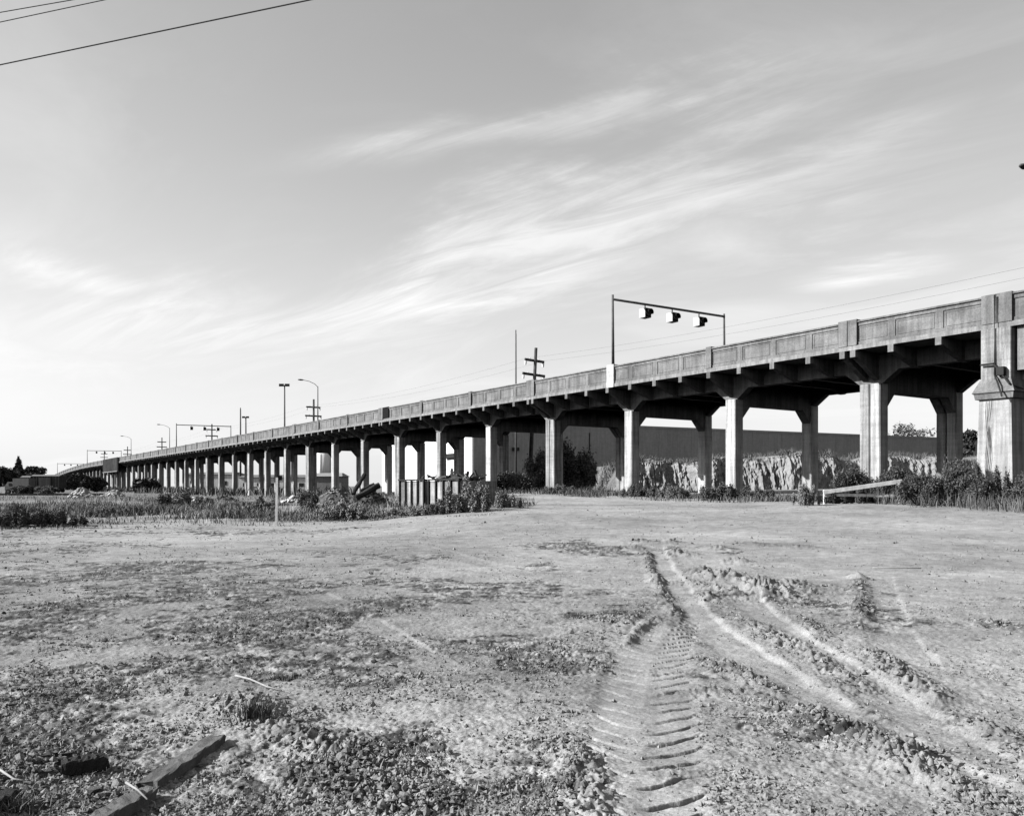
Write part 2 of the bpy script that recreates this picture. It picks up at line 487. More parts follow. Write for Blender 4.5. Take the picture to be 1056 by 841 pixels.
def clods(name, n, mode, mat):
    """angular crumbs of soil, denser where the ground is broken or littered"""
    if mode == 'fine':
        iv = np.array([(1, 0, 0), (-1, 0, 0), (0, 1, 0), (0, -1, 0), (0, 0, 1), (0, 0, -1)], float)
        jf = np.array([(0, 2, 4), (2, 1, 4), (1, 3, 4), (3, 0, 4), (2, 0, 5), (1, 2, 5), (3, 1, 5), (0, 3, 5)])
    else: iv, jf = ico()
    p = rng.uniform(30, 400, n * 5); Y = 1264.5 / p; X = rng.uniform(-.80, .80, n * 5) * (Y + .5)
    h, tone, berm, lit, smo = (q[0] for q in ground_full(X[None], Y[None]))
    clump = sm(-.22, .35, fbm(X * 1.3, Y * 1.3, 91, 4, .7))
    if mode == 'dark': prob = .15 * lit ** 1.4 + .006
    elif mode == 'fine': prob = (.08 + .4 * clump + .3 * np.clip(berm, 0, 1) + .10 * lit)
    else: prob = (.02 + .55 * np.clip(berm, 0, 1) ** 2 + .05 * lit)
    prob = prob * (.2 + .8 * clump) * (1 - .93 * smo)
    keep = rng.uniform(0, 1, len(X)) < prob
    X, Y, h, berm, lit = X[keep][:n], Y[keep][:n], h[keep][:n], berm[keep][:n], lit[keep][:n]
    m = len(X)
    mean = .0045 if mode == 'fine' else (.0048 if mode == 'dark' else .0058)
    size = np.exp(rng.normal(math.log(mean), .5, m)) * (1 + .8 * np.clip(berm, 0, 1)) * (1 + .06 * Y)
    size = np.clip(size, .0025, .012 + .002 * Y if mode == 'fine' else (.020 + .0012 * Y if mode == 'dark' else .030))
    jit = rng.uniform(.5, 1.4, (m, len(iv), 1)); an = rng.uniform(.6, 1.5, (m, 1, 3)); an[:, :, 2] *= .8
    V = iv[None] * jit * an * size[:, None, None]
    a = rng.uniform(0, 6.28, m); ca, sa = np.cos(a)[:, None], np.sin(a)[:, None]
    x = V[:, :, 0] * ca - V[:, :, 1] * sa; y = V[:, :, 0] * sa + V[:, :, 1] * ca
    V = np.stack([x + X[:, None], y + Y[:, None], V[:, :, 2] + h[:, None] + size[:, None] * .25], -1).reshape(-1, 3)
    Fc = (jf[None] + (np.arange(m) * len(iv))[:, None, None]).reshape(-1, 3)
    return add_obj(name, np_mesh(name, V, Fc, mat))

finish(clods('soil_clods', 11000, 'big', M['clod']), 'loose lumps of soil along the ruts and over the bare lot', 'soil', kind='stuff')
finish(clods('soil_crumbs', 60000, 'fine', M['crumb']), 'fine gritty crumbs of soil scattered all over the bare lot', 'soil', kind='stuff')
finish(clods('dark_litter', 26000, 'dark', M['darkclod']), 'dark crumbs and rotted litter in patches on the bare lot', 'litter', kind='stuff')

def blades(X, Y, Z, hgt, wid, lean, curl=.5):
    n = len(X)
    a = rng.uniform(0, 6.28, n); la = rng.uniform(0, 6.28, n); ln = np.abs(rng.normal(0, lean, n)) * hgt
    dx, dy = np.cos(a) * wid / 2, np.sin(a) * wid / 2
    mx, my = X + np.cos(la) * ln * .35, Y + np.sin(la) * ln * .35
    tx, ty = X + np.cos(la) * ln, Y + np.sin(la) * ln
    V = np.stack([np.stack([X - dx, Y - dy, Z - .02], -1), np.stack([X + dx, Y + dy, Z - .02], -1),
                  np.stack([mx + dx * .8, my + dy * .8, Z + hgt * .6], -1), np.stack([mx - dx * .8, my - dy * .8, Z + hgt * .6], -1),
                  np.stack([tx, ty, Z + hgt], -1)], 1)
    return V

def blade_mesh(name, V, mat):
    n = len(V); b = (np.arange(n) * 5)[:, None]
    F4 = b + np.array([[0, 1, 2, 3]]); 
    F3 = b + np.array([[3, 2, 4]])
    me = bpy.data.meshes.new(name)
    Vf = V.reshape(-1, 3).astype(np.float32)
    me.vertices.add(len(Vf)); me.vertices.foreach_set('co', Vf.ravel())
    li = np.concatenate([F4.ravel(), F3.ravel()]).astype(np.int32)
    me.loops.add(len(li)); me.loops.foreach_set('vertex_index', li)
    ls = np.concatenate([np.arange(n) * 4, n * 4 + np.arange(n) * 3]).astype(np.int32)
    me.polygons.add(2 * n); me.polygons.foreach_set('loop_start', ls)
    me.update(calc_edges=True); me.materials.append(mat)
    return me

# dead straws and rootlets lying in the littered patches
def straws(n):
    p = rng.uniform(70, 400, n * 6); Y = 1264.5 / p; X = rng.uniform(-.80, .80, n * 6) * (Y + .5)
    h, tone, berm, lit, smo = (q[0] for q in ground_full(X[None], Y[None]))
    keep = rng.uniform(0, 1, len(X)) < .9 * lit ** 1.3 + .012
    X, Y, h = X[keep][:n], Y[keep][:n], h[keep][:n]; m = len(X)
    hg = rng.uniform(.006, .03, m)
    return blades(X, Y, h, hg, rng.uniform(.002, .006, m) * (1 + Y * .06), 2.2)
finish(add_obj('dead_grass', blade_mesh('dead_grass', straws(5000), M['grass'])),
       'short dead straws and weeds lying in the dark patches of soil', 'dead grass', kind='stuff')

# weeds of the rough ground on the left
def weeds():
    out = []
    n = 210000
    Y = 1264.5 / rng.uniform(7.5, 47, n); X = rng.uniform(-.85, .06, n) * Y
    w = weedy(X, Y)
    pt = sm(-.22, .12, fbm(X * .16, Y * .35, 81, 3))           # bare patches
    dens = w * (.07 + .8 * (1 - pt)) * (1 - .5 * sm(60, 160, Y))
    keep = rng.uniform(0, 1, n) < dens
    X, Y, pt = X[keep], Y[keep], pt[keep]
    m = len(X)
    tall = sm(-.1, .4, fbm(X * .13, Y * .22, 87, 3)) 
    hg = (.10 + .46 * tall) * rng.uniform(.5, 1.2, m) * (1 - .5 * pt)
    z = base_h(X, Y) + .10 * fbm(X * .35, Y * .35, 71, 3)
    return X, Y, z, hg
X, Y, Z, hg = weeds()
pick = fbm(X * .3, Y * .3, 97, 2) + rng.normal(0, .12, len(X)) > .02
for nm, mk, mat, lab in (('weeds', pick, M['grassdark'], 'dark tall weeds growing in drifts on the rough ground left of the lot'),
                         ('dry_grass', ~pick, M['grass'], 'pale dry grass covering the rough ground left of the lot')):
    V = blades(X[mk], Y[mk], Z[mk], hg[mk], rng.uniform(.012, .034, mk.sum()) * (1 + Y[mk] * .006), .75)
    finish(add_obj(nm, blade_mesh(nm, V, mat)), lab, 'weeds' if nm == 'weeds' else 'grass', kind='stuff')

def band(n, tl, sl, hl, wd, seed):
    """blades in a band along the viaduct"""
    s = rng.uniform(*sl, n); t = rng.uniform(*tl, n)
    X = -s * SN + t * CS; Y = s * CS + t * SN
    k = sm(-.1, .25, fbm(X * .3, Y * .3, seed, 3)) > rng.uniform(0, 1, n)
    X, Y = X[k], Y[k]; m = len(X)
    return X, Y, base_h(X, Y), rng.uniform(*hl, m), rng.uniform(*wd, m)
parts = [band(14000, (33, 41), (21, 50), (.08, .42), (.015, .035), 100), band(5000, (34.5, 39), (14, 60), (.1, .4), (.03, .06), 101), band(7000, (35, 50), (45, 120), (.1, .6), (.02, .05), 103),
         band(3500, (41, 50), (14, 60), (.06, .25), (.03, .06), 105), band(16000, (31, 52), (110, 420), (.3, 1.7), (.08, .2), 107), band(5000, (31.8, 34.5), (8, 27), (.15, .7), (.012, .03), 109), band(6000, (30, 33.5), (-4, 17.5), (.2, .7), (.012, .03), 111)]
V = np.concatenate([blades(*q, .7) for q in parts])
finish(add_obj('undergrowth', blade_mesh('undergrowth', V, M['grassdark'])),
       'dark weeds and grass growing along the feet of the viaduct columns', 'weeds', kind='stuff')

# ------------------------------------------------------------------ the viaduct
N0S = 24.1; BAY = 9.0
def bs(n): return N0S + BAY * n
def dz(s): return -1.25e-4 * max(0, s - 300) ** 2
T0, T1 = 36.0, 47.3
CF, CR = 38.2, 45.4
NB = 51
PIER_S = (16.55, 17.75)
SEND = bs(NB) + 3
org = st(bs(0), (CF + CR) / 2, 0)
via = empty('viaduct', org, 'long weathered concrete road viaduct on two rows of square columns crossing the whole view', 'viaduct')

def nodes(s0, s1, step=BAY):
    k = max(1, int(math.ceil((s1 - s0) / step)))
    return [s0 + (s1 - s0) * i / k for i in range(k + 1)]

def sweep(mb, prof, ss):
    mb.loft([[st(s, t, z + dz(s)) for t, z in prof] for s in ss]); return mb

SS = nodes(-60, SEND)
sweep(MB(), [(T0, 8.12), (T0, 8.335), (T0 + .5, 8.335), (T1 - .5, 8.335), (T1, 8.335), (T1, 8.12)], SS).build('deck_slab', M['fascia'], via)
sweep(MB(), [(T0 + .55, 8.339), (T0 + .55, 8.40), (T1 - .55, 8.40), (T1 - .55, 8.339)], SS).build('roadway', M['asphalt'], via)

def is_joint(n): return n % 3 == 0

def parapet(front):
    mb = MB()
    o = 1 if front else -1
    e = T0 if front else T1
    def q(a, b): return (e + o * a, e + o * b)
    def pr(a, b, z0, z1): return [(e + o * a, z0), (e + o * a, z1), (e + o * b, z1), (e + o * b, z0)]
    sweep(mb, pr(.11, .33, 8.338, 9.44), SS)
    sweep(mb, pr(.07, .108, 8.339, 8.50), SS)
    sweep(mb, pr(.07, .108, 9.27, 9.442), SS)
    sweep(mb, [(e + o * .0, 9.445), (e + o * .0, 9.505), (e + o * .06, 9.535), (e + o * .34, 9.535), (e + o * .40, 9.505), (e + o * .40, 9.445)], SS)
    nmax = NB * 4 if front else 40 * 4
    for k in range(-3, nmax):
        s = bs(k / 4); d = dz(s)
        a, b = sorted(q(.072, .107))
        mb.stbox(s - .17, s + .17, a, b, 8.502 + d, 9.268 + d)
        # ornamental bead round each recessed panel
        if k < 30 and front:
            s1 = bs((k + 1) / 4)
            for z0, z1 in ((8.56, 8.595), (9.17, 9.205)):
                a2, b2 = sorted(q(.092, .109)); mb.stbox(s + .25, s1 - .25, a2, b2, z0, z1)
            for sx in (s + .25, s1 - .285):
                mb.stbox(sx, sx + .035, a2, b2, 8.596, 9.169)
    p = mb.build('parapet', M['parapet'], via)
    a, b = sorted(q(-.03, .43))
    for n in range(0, NB + 1):
        w = .5 if is_joint(n) else .2
        s = bs(n); d = dz(s)
        if front and n == 2:
            m2 = MB().stbox(s - .68, s + .02, a - .03, b, 8.10, 9.62); m2.build('pilaster', M['whitepaint'], p)['label'] = 'white painted gantry base on the parapet'
            continue
        m2 = MB()
        if w > .3:
            m2.stbox(s - w, s - .02, a, b, 8.3415 + d, 9.60 + d); m2.stbox(s + .02, s + w, a, b, 8.3415 + d, 9.60 + d)
        else: m2.stbox(s - w, s + w, a, b, 8.3415 + d, 9.59 + d)
        m2.build('pilaster', M['parapet'], p)
    s0, s1 = PIER_S
    m2 = MB().stbox(s0 - .02, 17.13, a, b, 8.3415, 9.565).stbox(17.17, s1, a, b, 8.3415, 9.565)
    m2.build('pilaster', M['parapet'], p)
    return p
par = parapet(True); parapet(False)

# girders along both rows, with haunches at every column
def girder(tc, s_first):
    mb = MB()
    def stn():
        out = [(s_first, 7.25)]
        for n in range(0, NB + 1):
            s = bs(n); h = .62 if is_joint(n) else .40
            out += [(s - h - .85, 7.25), (s - h, 6.62), (s + h, 6.62), (s + h + .85, 7.25)]
        out.append((SEND, 7.25)); return out
    rings = []
    for s, zb in stn():
        d = dz(s)
        rings.append([st(s, tc - .24, zb + d), st(s, tc + .24, zb + d), st(s, tc + .24, 8.114 + d), st(s, tc - .24, 8.114 + d)])
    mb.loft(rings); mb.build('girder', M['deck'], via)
girder(CF, PIER_S[1] + .004); girder(CR, PIER_S[1] + .004)

# cross beams with tapering cantilever ends: 100 as parts, the far rest as one
rest = MB(); cnt = 0
for k in range(-2, NB * 4 + 1):
    big = k % 4 == 0
    zz = 6.75 if big else 7.2
    s = bs(k / 4); d = dz(s)
    poly = [(T0 - .035, 7.77), (T0 + .16, 7.77), (CF - .2, zz), (CF + .2, zz), (CF + .9, 7.45), (CR - .9, 7.45), (CR - .2, zz), (CR + .2, zz), (T1 - .16, 7.77), (T1 + .035, 7.77),
            (T1 + .035, 8.117), (T0 - .035, 8.117)]
    spots = [s]
    if big and is_joint(k // 4): spots = [s - .29, s + .29]
    for s in spots:
        mb = rest if cnt >= 100 else MB()
        mb.loft([[st(s - .14, t, z + d) for t, z in poly], [st(s + .14, t, z + d) for t, z in poly]])
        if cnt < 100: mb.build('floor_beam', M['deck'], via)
        cnt += 1
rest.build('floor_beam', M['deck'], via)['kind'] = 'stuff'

# columns and cap beams
ccols = MB(); cnt = 0
for n in range(0, NB + 1):
    s = bs(n); d = dz(s)
    offs = (-.29, .29) if is_joint(n) else (0,)
    for t in (CF, CR):
        x, y, _ = st(s, t, 0); zb = float(base_h(x, y)) - .4
        for o in offs:
            hw = .27 if len(offs) == 2 else .38
            mat = M['light'] if n in (1, 2) else (M['grey'] if (o > 0) else (M['mid'] if n % 4 else M['light']))
            mb = ccols if cnt >= 100 else MB()
            mb.stcol(s + o - hw, s + o + hw, t - .37, t + .37, zb, 6.63 + d)
            if cnt < 100: mb.build('column', mat, via)
            cnt += 1
    mb = MB()
    a, b = CF + .365, CR - .365
    poly = [(a, 5.5), (a + .75, 6.3), (b - .75, 6.3), (b, 5.5), (b, 6.64), (CR - .2, 6.64), (CR - .2, 7.44), (CF + .2, 7.44), (CF + .2, 6.64), (a, 6.64)]
    for o in offs:
        hw = .24 if len(offs) == 2 else .3
        mb.loft([[st(s + o - hw, t, z + d) for t, z in poly], [st(s + o + hw, t, z + d) for t, z in poly]])
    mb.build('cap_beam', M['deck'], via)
ccols.build('column', M['mid'], via)['kind'] = 'stuff'

# deep plate girder span over the railway, abutment at the far end
sa, sb = bs(25.1), bs(28.2)
MB().stbox(sa, sb, T0 - .45, T0 - .06, 5.75, 9.55).build('plate_girder', M['girderpaint'], via)
for k in range(13):
    q = sa + (sb - sa) * (k + .5) / 13
    MB().stbox(q - .09, q + .09, T0 - .62, T0 - .453, 5.75, 9.5).build('stiffener', M['girderpaint'], via)
MB().stbox(sa - .1, sb + .1, T0 - .55, T0 - .05, 5.55, 5.745).build('girder_flange', M['fascia'], via)
mb = MB(); ss = nodes(SEND - 1, SEND + 90, 10)
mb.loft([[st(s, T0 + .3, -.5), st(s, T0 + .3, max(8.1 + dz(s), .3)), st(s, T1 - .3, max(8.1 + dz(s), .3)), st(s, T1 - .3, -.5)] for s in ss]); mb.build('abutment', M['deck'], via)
# black plate stands in for the dark opening where a parapet panel is missing
p0, p1 = bs(5.79), bs(5.96)
MB().stbox(p0, p1, T0 - .012, T0 + .106, 8.505, 9.60).build('opening_plate', M['black'], par)['label'] = 'dark opening in the parapet, coloured in as a black plate'

# tower pier at the end of the column row
def pier(t0, t1, front):
    s0, s1 = PIER_S
    sg = -1 if front else 1
    e = t0 if front else t1
    mb = MB()
    def ring(z, g): return [st(s0 - g, t0 - g, z), st(s1 + g, t0 - g, z), st(s1 + g, t1 + g, z), st(s0 - g, t1 + g, z)]
    zb = float(base_h(*st(s0, t0, 0)[:2])) - .4
    mb.loft([ring(zb, .16), ring(5.15, .04)])
    p = mb.build('pier', M['pier'], via)
    m2 = MB().loft([ring(5.153, .16), ring(5.37, .19), ring(5.42, .25), ring(5.97, .02)]); m2.build('pier_cap', M['parapet'], p)
    MB().stcol(17.17, s1, t0 + .0, t0 + 1.2, 5.965, 8.118, .03).build('pier_post', M['grey'], p)
    MB().stcol(s0, 17.13, t0 + .0, t0 + 1.2, 5.965, 8.118, .03).build('pier_post', M['mid'], p)
    return p
pr = pier(35.92, 39.4, True); pier(44.0, 47.4, False)
# drain pipe, conduit and a box on the pier face
mb = MB().tube([st(17.15, 35.84, 9.5), st(17.15, 35.84, 6.15), st(16.9, 35.6, 5.75), st(16.7, 35.5, 5.2)], .035); mb.build('drain_pipe', M['darksteel'], pr)
mb = MB().tube([st(17.7, 35.80, 6.62), st(17.15, 35.76, 6.62)], .04).tube([st(17.15, 35.78, 6.6), st(16.5, 35.7, 5.7), st(16.2, 36.2, 5.5)], .035); mb.build('conduit', M['darksteel'], pr)
MB().stbox(16.72, 17.02, 35.68, 35.91, 6.1, 6.45).build('junction_box', M['darksteel'], pr)
mb = MB()
for i in range(4):
    pts = [st(17.45 - .05 * i + .04 * math.sin(j * 1.3 + i), 35.80 - .05 * (7 - j) / 7, 1.9 + j * .45 + .1 * i) for j in range(8 - i % 2 * 3)]
    mb.tube(pts, .011, 5)
finish(mb.build('dead_vine', M['bark']), 'bare dead vine stems climbing the pale front of the big pier', 'vine')
# next, deeper span to the right of the pier
mb = MB(); rings = []
for s, zb in ((PIER_S[0] - .005, 6.35), (15.6, 6.4), (14.9, 6.62), (13, 6.9), (5, 7.1), (-8, 6.9), (-20, 6.4), (-60, 6.4)):
    rings.append([st(s, 36.45, zb), st(s, 36.95, zb), st(s, 36.95, 8.112), st(s, 36.45, 8.112)])
mb.loft(rings); mb.build('girder', M['parapet'], via)
mb = MB().loft([[(x, y, z) for x, y, z in (st(s, 46.2, zb), st(s, 46.7, zb), st(s, 46.7, 8.112), st(s, 46.2, 8.112))] for s, zb in ((PIER_S[0] - .005, 6.35), (13, 6.9), (-20, 6.4), (-60, 6.4))]); mb.build('girder', M['parapet'], via)
mb = MB().stcol(16.0, 16.45, 36.2, 36.9, 6.3, 8.111, .04); mb.build('bracket', M['fascia'], via)

# ------------------------------------------------------------------ gantries, lamps, poles
def gantry(s, label):
    d = dz(s)
    g = empty('signal_gantry', st(s, 36.2, 9.5 + d), label, 'signal gantry', 'lane signal gantries over the road deck')
    for t in (36.2, 47.1):
        mb = MB().tube([st(s, t, 9.52 + d), st(s + .04, t, 14.33 + d)], [.10, .075], 10); mb.build('post', M['steel'], g, True)
    MB().tube([st(s, 36.2, 14.02 + d), st(s, 47.1, 14.12 + d)], .085, 8).build('beam', M['steel'], g, True)
    for i, t in enumerate((39.1, 41.7, 44.4)):
        c = st(s, t, 13.42 + d)
        ax = Vector((-SN, CS, 0)); ay = Vector((CS, SN, 0))
        b = MB().obox(c, ax * .3, ay * .28, Vector((0, 0, .32))).build('signal', M['pale_metal'], g)
        MB().obox(Vector(c) - ax * .315, ax * .012, ay * .27, Vector((0, 0, .31))).build('signal_face', M['black'], b)
        MB().tube([Vector(c) - ax * .33, Vector(c) - ax * .36], .2, 12).build('lens', M['lens'], b)
        mb = MB()
        rr = .235
        arc = [(-math.pi * .15 + math.pi * 1.3 * k / 10) for k in range(11)]
        for q0, q1 in zip(arc[:-1], arc[1:]):
            P = []
            for (u, e) in ((.33, 0), (.62, 0)):
                for q in (q0, q1):
                    P.append(Vector(c) - ax * u + ay * (rr * math.cos(q)) + Vector((0, 0, rr * math.sin(q))))
            bb = len(mb.v); mb.v.extend([tuple(x) for x in P]); mb.f.append((bb, bb + 1, bb + 3, bb + 2))
        mb.build('visor', M['black'], b)
        MB().tube([Vector(c) + Vector((0, 0, .32)), st(s, t, 14.0 + d)], .04, 6).build('hanger', M['darksteel'], b)
gantry(41.75, 'nearest signal gantry, with three boxes, rising from the white base on the parapet')
gantry(177, 'second nearest signal gantry, behind it a dark utility pole, beside a street lamp')
gantry(321.6, 'third signal gantry, far down the viaduct above the deep plate girder span')
gantry(431, 'farthest and smallest signal gantry, where the viaduct ramps down near the trees')

def lamp(s, label, drop=0.0):
    d = dz(s) - drop
    o = empty('street_lamp', st(s, 47.0, 9.5 + dz(s)), label, 'street lamp', 'street lamps along the far parapet')
    tt = 47.0
    MB().tube([st(s, tt, 9.53 + dz(s)), st(s, tt, 17.4 + d)], [.12, .07], 8).build('pole', M['steel'], o, True)
    pts = [st(s, tt, 17.3 + d), st(s, tt - .5, 17.75 + d), st(s, tt - 1.4, 18.1 + d), st(s, tt - 2.4, 18.25 + d)]
    MB().tube(pts, .045, 6).build('arm', M['steel'], o, True)
    c = Vector(st(s, tt - 2.8, 18.25 + d)); ay = Vector((CS, SN, 0)); ax = Vector((-SN, CS, 0))
    rings = []
    for k, (u, w, h) in enumerate(((-.46, .06, .05), (-.3, .16, .1), (0, .2, .13), (.3, .12, .1), (.48, .05, .05))):
        rings.append([c + ay * u + ax * (w * math.cos(q)) + Vector((0, 0, h * math.sin(q))) for q in [i * math.pi / 4 for i in range(8)]])
    MB().loft(rings).build('lamp_head', M['steel'], o, True)
lamp(19.7, 'street lamp whose head just enters the sky at the right edge of the picture', .75)
lamp(125.6, 'street lamp with a curved arm right beside the utility pole with two crossarms')
lamp(238.4, 'street lamp standing just left of the second signal gantry')
lamp(300.3, 'far street lamp standing between two distant utility poles')

UT = 50.0
def upole(s, h, label, lean=(0, 0), far=False):
    x, y, _ = st(s, UT, 0); z0 = float(base_h(x, y)) - .3
    o = empty('utility_pole', (x, y, z0 + .3), label, 'utility pole', 'utility poles behind the viaduct')
    top = Vector((x + lean[0], y + lean[1], h))
    p = MB().tube([(x, y, z0), top], [.24, .16], 8); p.build('pole', M['pole'], o, True)
    u = (top - Vector((x, y, z0))).normalized(); ay = Vector((CS, SN, 0)); ay = (ay - u * ay.dot(u)).normalized(); ax = ay.cross(u)
    for k, (q, hl) in enumerate(((1.35, 1.25), (2.85, 1.45))):
        c = top - u * q - ax * .17
        a = MB().obox(c, ay * hl, ax * .08, u * .13).build('crossarm', M['pole'], o)
        for e in (-.92, -.5, .5, .92):
            b = c + ay * hl * e
            if e in (-.92, .92) and not far:
                MB().tube([b - u * .08, b - u * .2, b - u * .55], [.03, .13, .11], 8).build('insulator', M['porcelain'], a)
            else:
                MB().tube([b + u * .07, b + u * .25], [.05, .06], 6).build('insulator', M['porcelain'], a)
    return top, u, ay
PS = [85.9 - 14.5 + 33 * 0 - 1.2]
def upole_at(px):
    d = px + 38.0
    Z = UT * F / (CS * d)
    return Z / CS - UT * math.tan(TH)
plist = [(545.5, 16.2, 'leaning dark utility pole with two crossarms behind the middle of the viaduct', (.75, 0)),
         (323.5, 16.4, 'utility pole with two crossarms right beside the curved street lamp', (0, 0)),
         (218.5, 16.5, 'utility pole rising behind the beam of the second signal gantry', (0, 0)),
         (167.0, 16.2, 'small utility pole left of the second signal gantry and its street lamp', (0, 0)),
         (131.5, 16.0, 'tiny far utility pole beside the far street lamp', (0, 0)),
         (107.5, 16.6, 'far utility pole rising through the third signal gantry', (0, 0))]
tops = []
for i, (px, h, lab, lean) in enumerate(plist):
    tops.append(upole(upole_at(px), h, lab, lean, far=i > 2))
s_off = 2 * upole_at(551.5) - upole_at(323.5)
tops.insert(0, (Vector(st(s_off, UT, 15.2)), Vector((0, 0, 1)), Vector((CS, SN, 0))))
for q, e, lab in ((1.25, -1.15, 'upper thin power line sagging beyond the right parapet'), (1.25, 1.15, 'lower thin power line sagging beyond the right parapet')):
    mb = MB(); pts = []
    for (a, u0, y0), (b, u1, y1) in zip(tops[:-1], tops[1:]):
        A = a - u0 * q + y0 * e; B = b - u1 * q + y1 * e
        for k in range(12):
            f = k / 12; P = A.lerp(B, f); pts.append((P.x, P.y, P.z - 4 * .75 * f * (1 - f)))
    mb.tube(pts, .006, 4); finish(mb.build('power_line', M['wire']), lab, 'power line', 'power lines')
# the three wires crossing the corner of the sky
def skywire(z, p0, p1, r, lab):
    a = Vector((p0[0], p0[1], z)); b = Vector((p1[0], p1[1], z)); d = (b - a).normalized()
    pts = [a + d * k for k in (-70, -40, -20, -8, 0, 4, 8, 16, 40, 80)]
    pts = [Vector((p.x, p.y, p.z)) for p in pts]
    finish(MB().tube(pts, r, 6).build('power_line', M['wire']), lab, 'power line', 'overhead wires')
def at(px, py, z):
    Y = (z - CZ) * F / (HY - py); return ((px - 528) / F * Y, Y)
skywire(10.0, at(0, 67, 10), at(320, 0, 10), .012, 'lowest and longest of the three wires crossing the upper left sky')
skywire(11.1, at(0, 23, 11.1), at(108, 0, 11.1), .009, 'middle of the three wires crossing the upper left sky')
skywire(11.4, at(0, 13, 11.4), at(75, 0, 11.4), .009, 'topmost of the three wires crossing the upper left sky')

def mast(px, py, Y, lab, lights):
    X = (px - 528) / F * Y; h = CZ + (HY - py) / F * Y
    o = empty('light_mast', (X, Y, float(base_h(X, Y))), lab, 'light mast' if lights else 'mast', 'tall masts beyond the viaduct')
    r = .0011 * Y
    MB().tube([(X, Y, -.3), (X, Y, h)], [r * 1.3, r * .7], 8).build('pole', M['steel'], o, True)
    if lights:
        MB().box(X - 1.0, X + 1.0, Y - .1, Y + .1, h - .25, h - .05).build('crossbar', M['steel'], o)
        for e in (-1.0, -.4, .4, 1.0):
            m2 = MB().loft([[(X + e + a * .28, Y - .3 + b * .1, h + z) for a, b in ((-1, -1), (1, -1), (1, 1), (-1, 1))] for z in (-.35, .3)])
            m2.build('floodlight', M['darksteel'], o)
    else:
        MB().tube([(X, Y, h), (X, Y, h + .5)], r * .5, 6).build('finial', M['darksteel'], o)
mast(293.5, 397, 200, 'tall mast with a bar of floodlights left of the curved street lamp', True)
mast(253.5, 430, 300, 'smaller far mast with a bar of floodlights', True)
mast(248, 422, 250, 'thin bare mast just left of the smaller floodlight mast', False)
mast(532, 344, 110, 'thin bare mast standing left of the leaning utility pole', False)

# ------------------------------------------------------------------ buildings beyond
def warehouse():
    A = Vector((-6.3, 129, 0)); D = Vector((98.5, 48, 0)).normalized(); Nn = Vector((-D.y, D.x, 0))
    Lw, Dp, H = 175, 48, 12.0
    o = empty('warehouse', A, 'long flat roofed warehouse with a dark blank wall behind the earth bank', 'warehouse')
    q = lambda a, b, z: tuple(A + D * a + Nn * b + Vector((0, 0, z)))
    def bx(a0, a1, b0, b1, z0, z1): return MB().loft([[q(a0, b0, z), q(a1, b0, z), q(a1, b1, z), q(a0, b1, z)] for z in (z0, z1)])
    m = bx(.3, Lw, 0, .4, -.5, H)
    for k in range(1, 24): m.loft([[q(a, b, z) for a, b in ((k * 7.2 - .06, -.04), (k * 7.2 + .06, -.04), (k * 7.2 + .06, -.003), (k * 7.2 - .06, -.003))] for z in (-.4, H - .05)])
    m.build('wall', M['warehouse'], o)
    bx(0, .296, .0, Dp, -.5, H + .02).build('end_wall', M['endwall'], o)
    bx(.3, Lw, .41, Dp, H - .6, H - .3).build('roof', M['roofing'], o)
    bx(-.05, Lw, -.08, -.045, H - .35, H + .05).build('roof_trim', M['warehouse'], o)
    bx(-.6, -.003, 6, 11, 6.2, 6.9).build('canopy', M['darksteel'], o)
    bx(-.05, -.003, 8, 9.2, 2.6, 4.2).build('window', M['glass_dark'], o)
    bx(7.0, 8.1, -.5, -.003, 7.2, 7.75).build('wall_lamp', M['darksteel'], o)
    bx(21.5, 21.65, -.12, -.003, 7.0, 10.5).build('vent_pipe', M['darksteel'], o)
warehouse()

def shed(px0, px1, pytop, Y, dep, mat, lab, name='shed', windows=0):
    x0, x1 = (px0 - 528) / F * Y, (px1 - 528) / F * Y; h = CZ + (HY - pytop) / F * Y
    o = empty(name, ((x0 + x1) / 2, Y, 0), lab, 'shed', None)
    w = MB().box(x0, x1, Y, Y + dep, -.5, h).build('wall', mat, o)
    MB().loft([[(x0 - .3, Y - .3, h + .01), (x1 + .3, Y - .3, h + .01), (x1 + .3, Y + dep + .3, h + .01), (x0 - .3, Y + dep + .3, h + .01)],
               [(x0 + .5, Y + dep * .4, h + .8), (x1 - .5, Y + dep * .4, h + .8), (x1 - .5, Y + dep * .6, h + .8), (x0 + .5, Y + dep * .6, h + .8)]]).build('roof', M['roofing'] if windows else mat, o)
    for k in range(windows):
        xx = x0 + (x1 - x0) * (k + .5) / windows
        MB().box(xx - .7, xx + .7, Y - .06, Y - .003, h * .35, h * .6).build('window', M['glass_dark'], o)
shed(190, 240, 489, 260, 14, M['pale_building'], 'low pale shed seen between the far columns below the second gantry', windows=3)
shed(246, 318, 492, 230, 12, M['pale_building'], 'long low pale shed seen between the columns behind the parked cars', windows=5)
shed(318, 352, 491, 180, 8, M['warehouse'], 'low grey shed in front of the silo, seen between two columns')
def silo(px, r, pytop, Y):
    X = (px - 528) / F * Y; h = CZ + (HY - pytop) / F * Y
    o = empty('silo', (X, Y, 0), 'pale round silo seen between two columns above the grey shed', 'silo')
    ring = lambda z, k: [(X + r * k * math.cos(a), Y + r * k * math.sin(a), z) for a in [2 * math.pi * i / 24 for i in range(24)]]
    MB().loft([ring(-.5, 1), ring(h, 1)]).build('tank', M['pale_building'], o, True)
    MB().loft([ring(h + .005, 1.03), ring(h + 1.2, .15)]).build('roof', M['pale_metal'], o)
    MB().tube([(X + r + .1, Y - .5, 0), (X + r + .1, Y - .5, h + 1)], .12, 6).build('pipe', M['steel'], o)
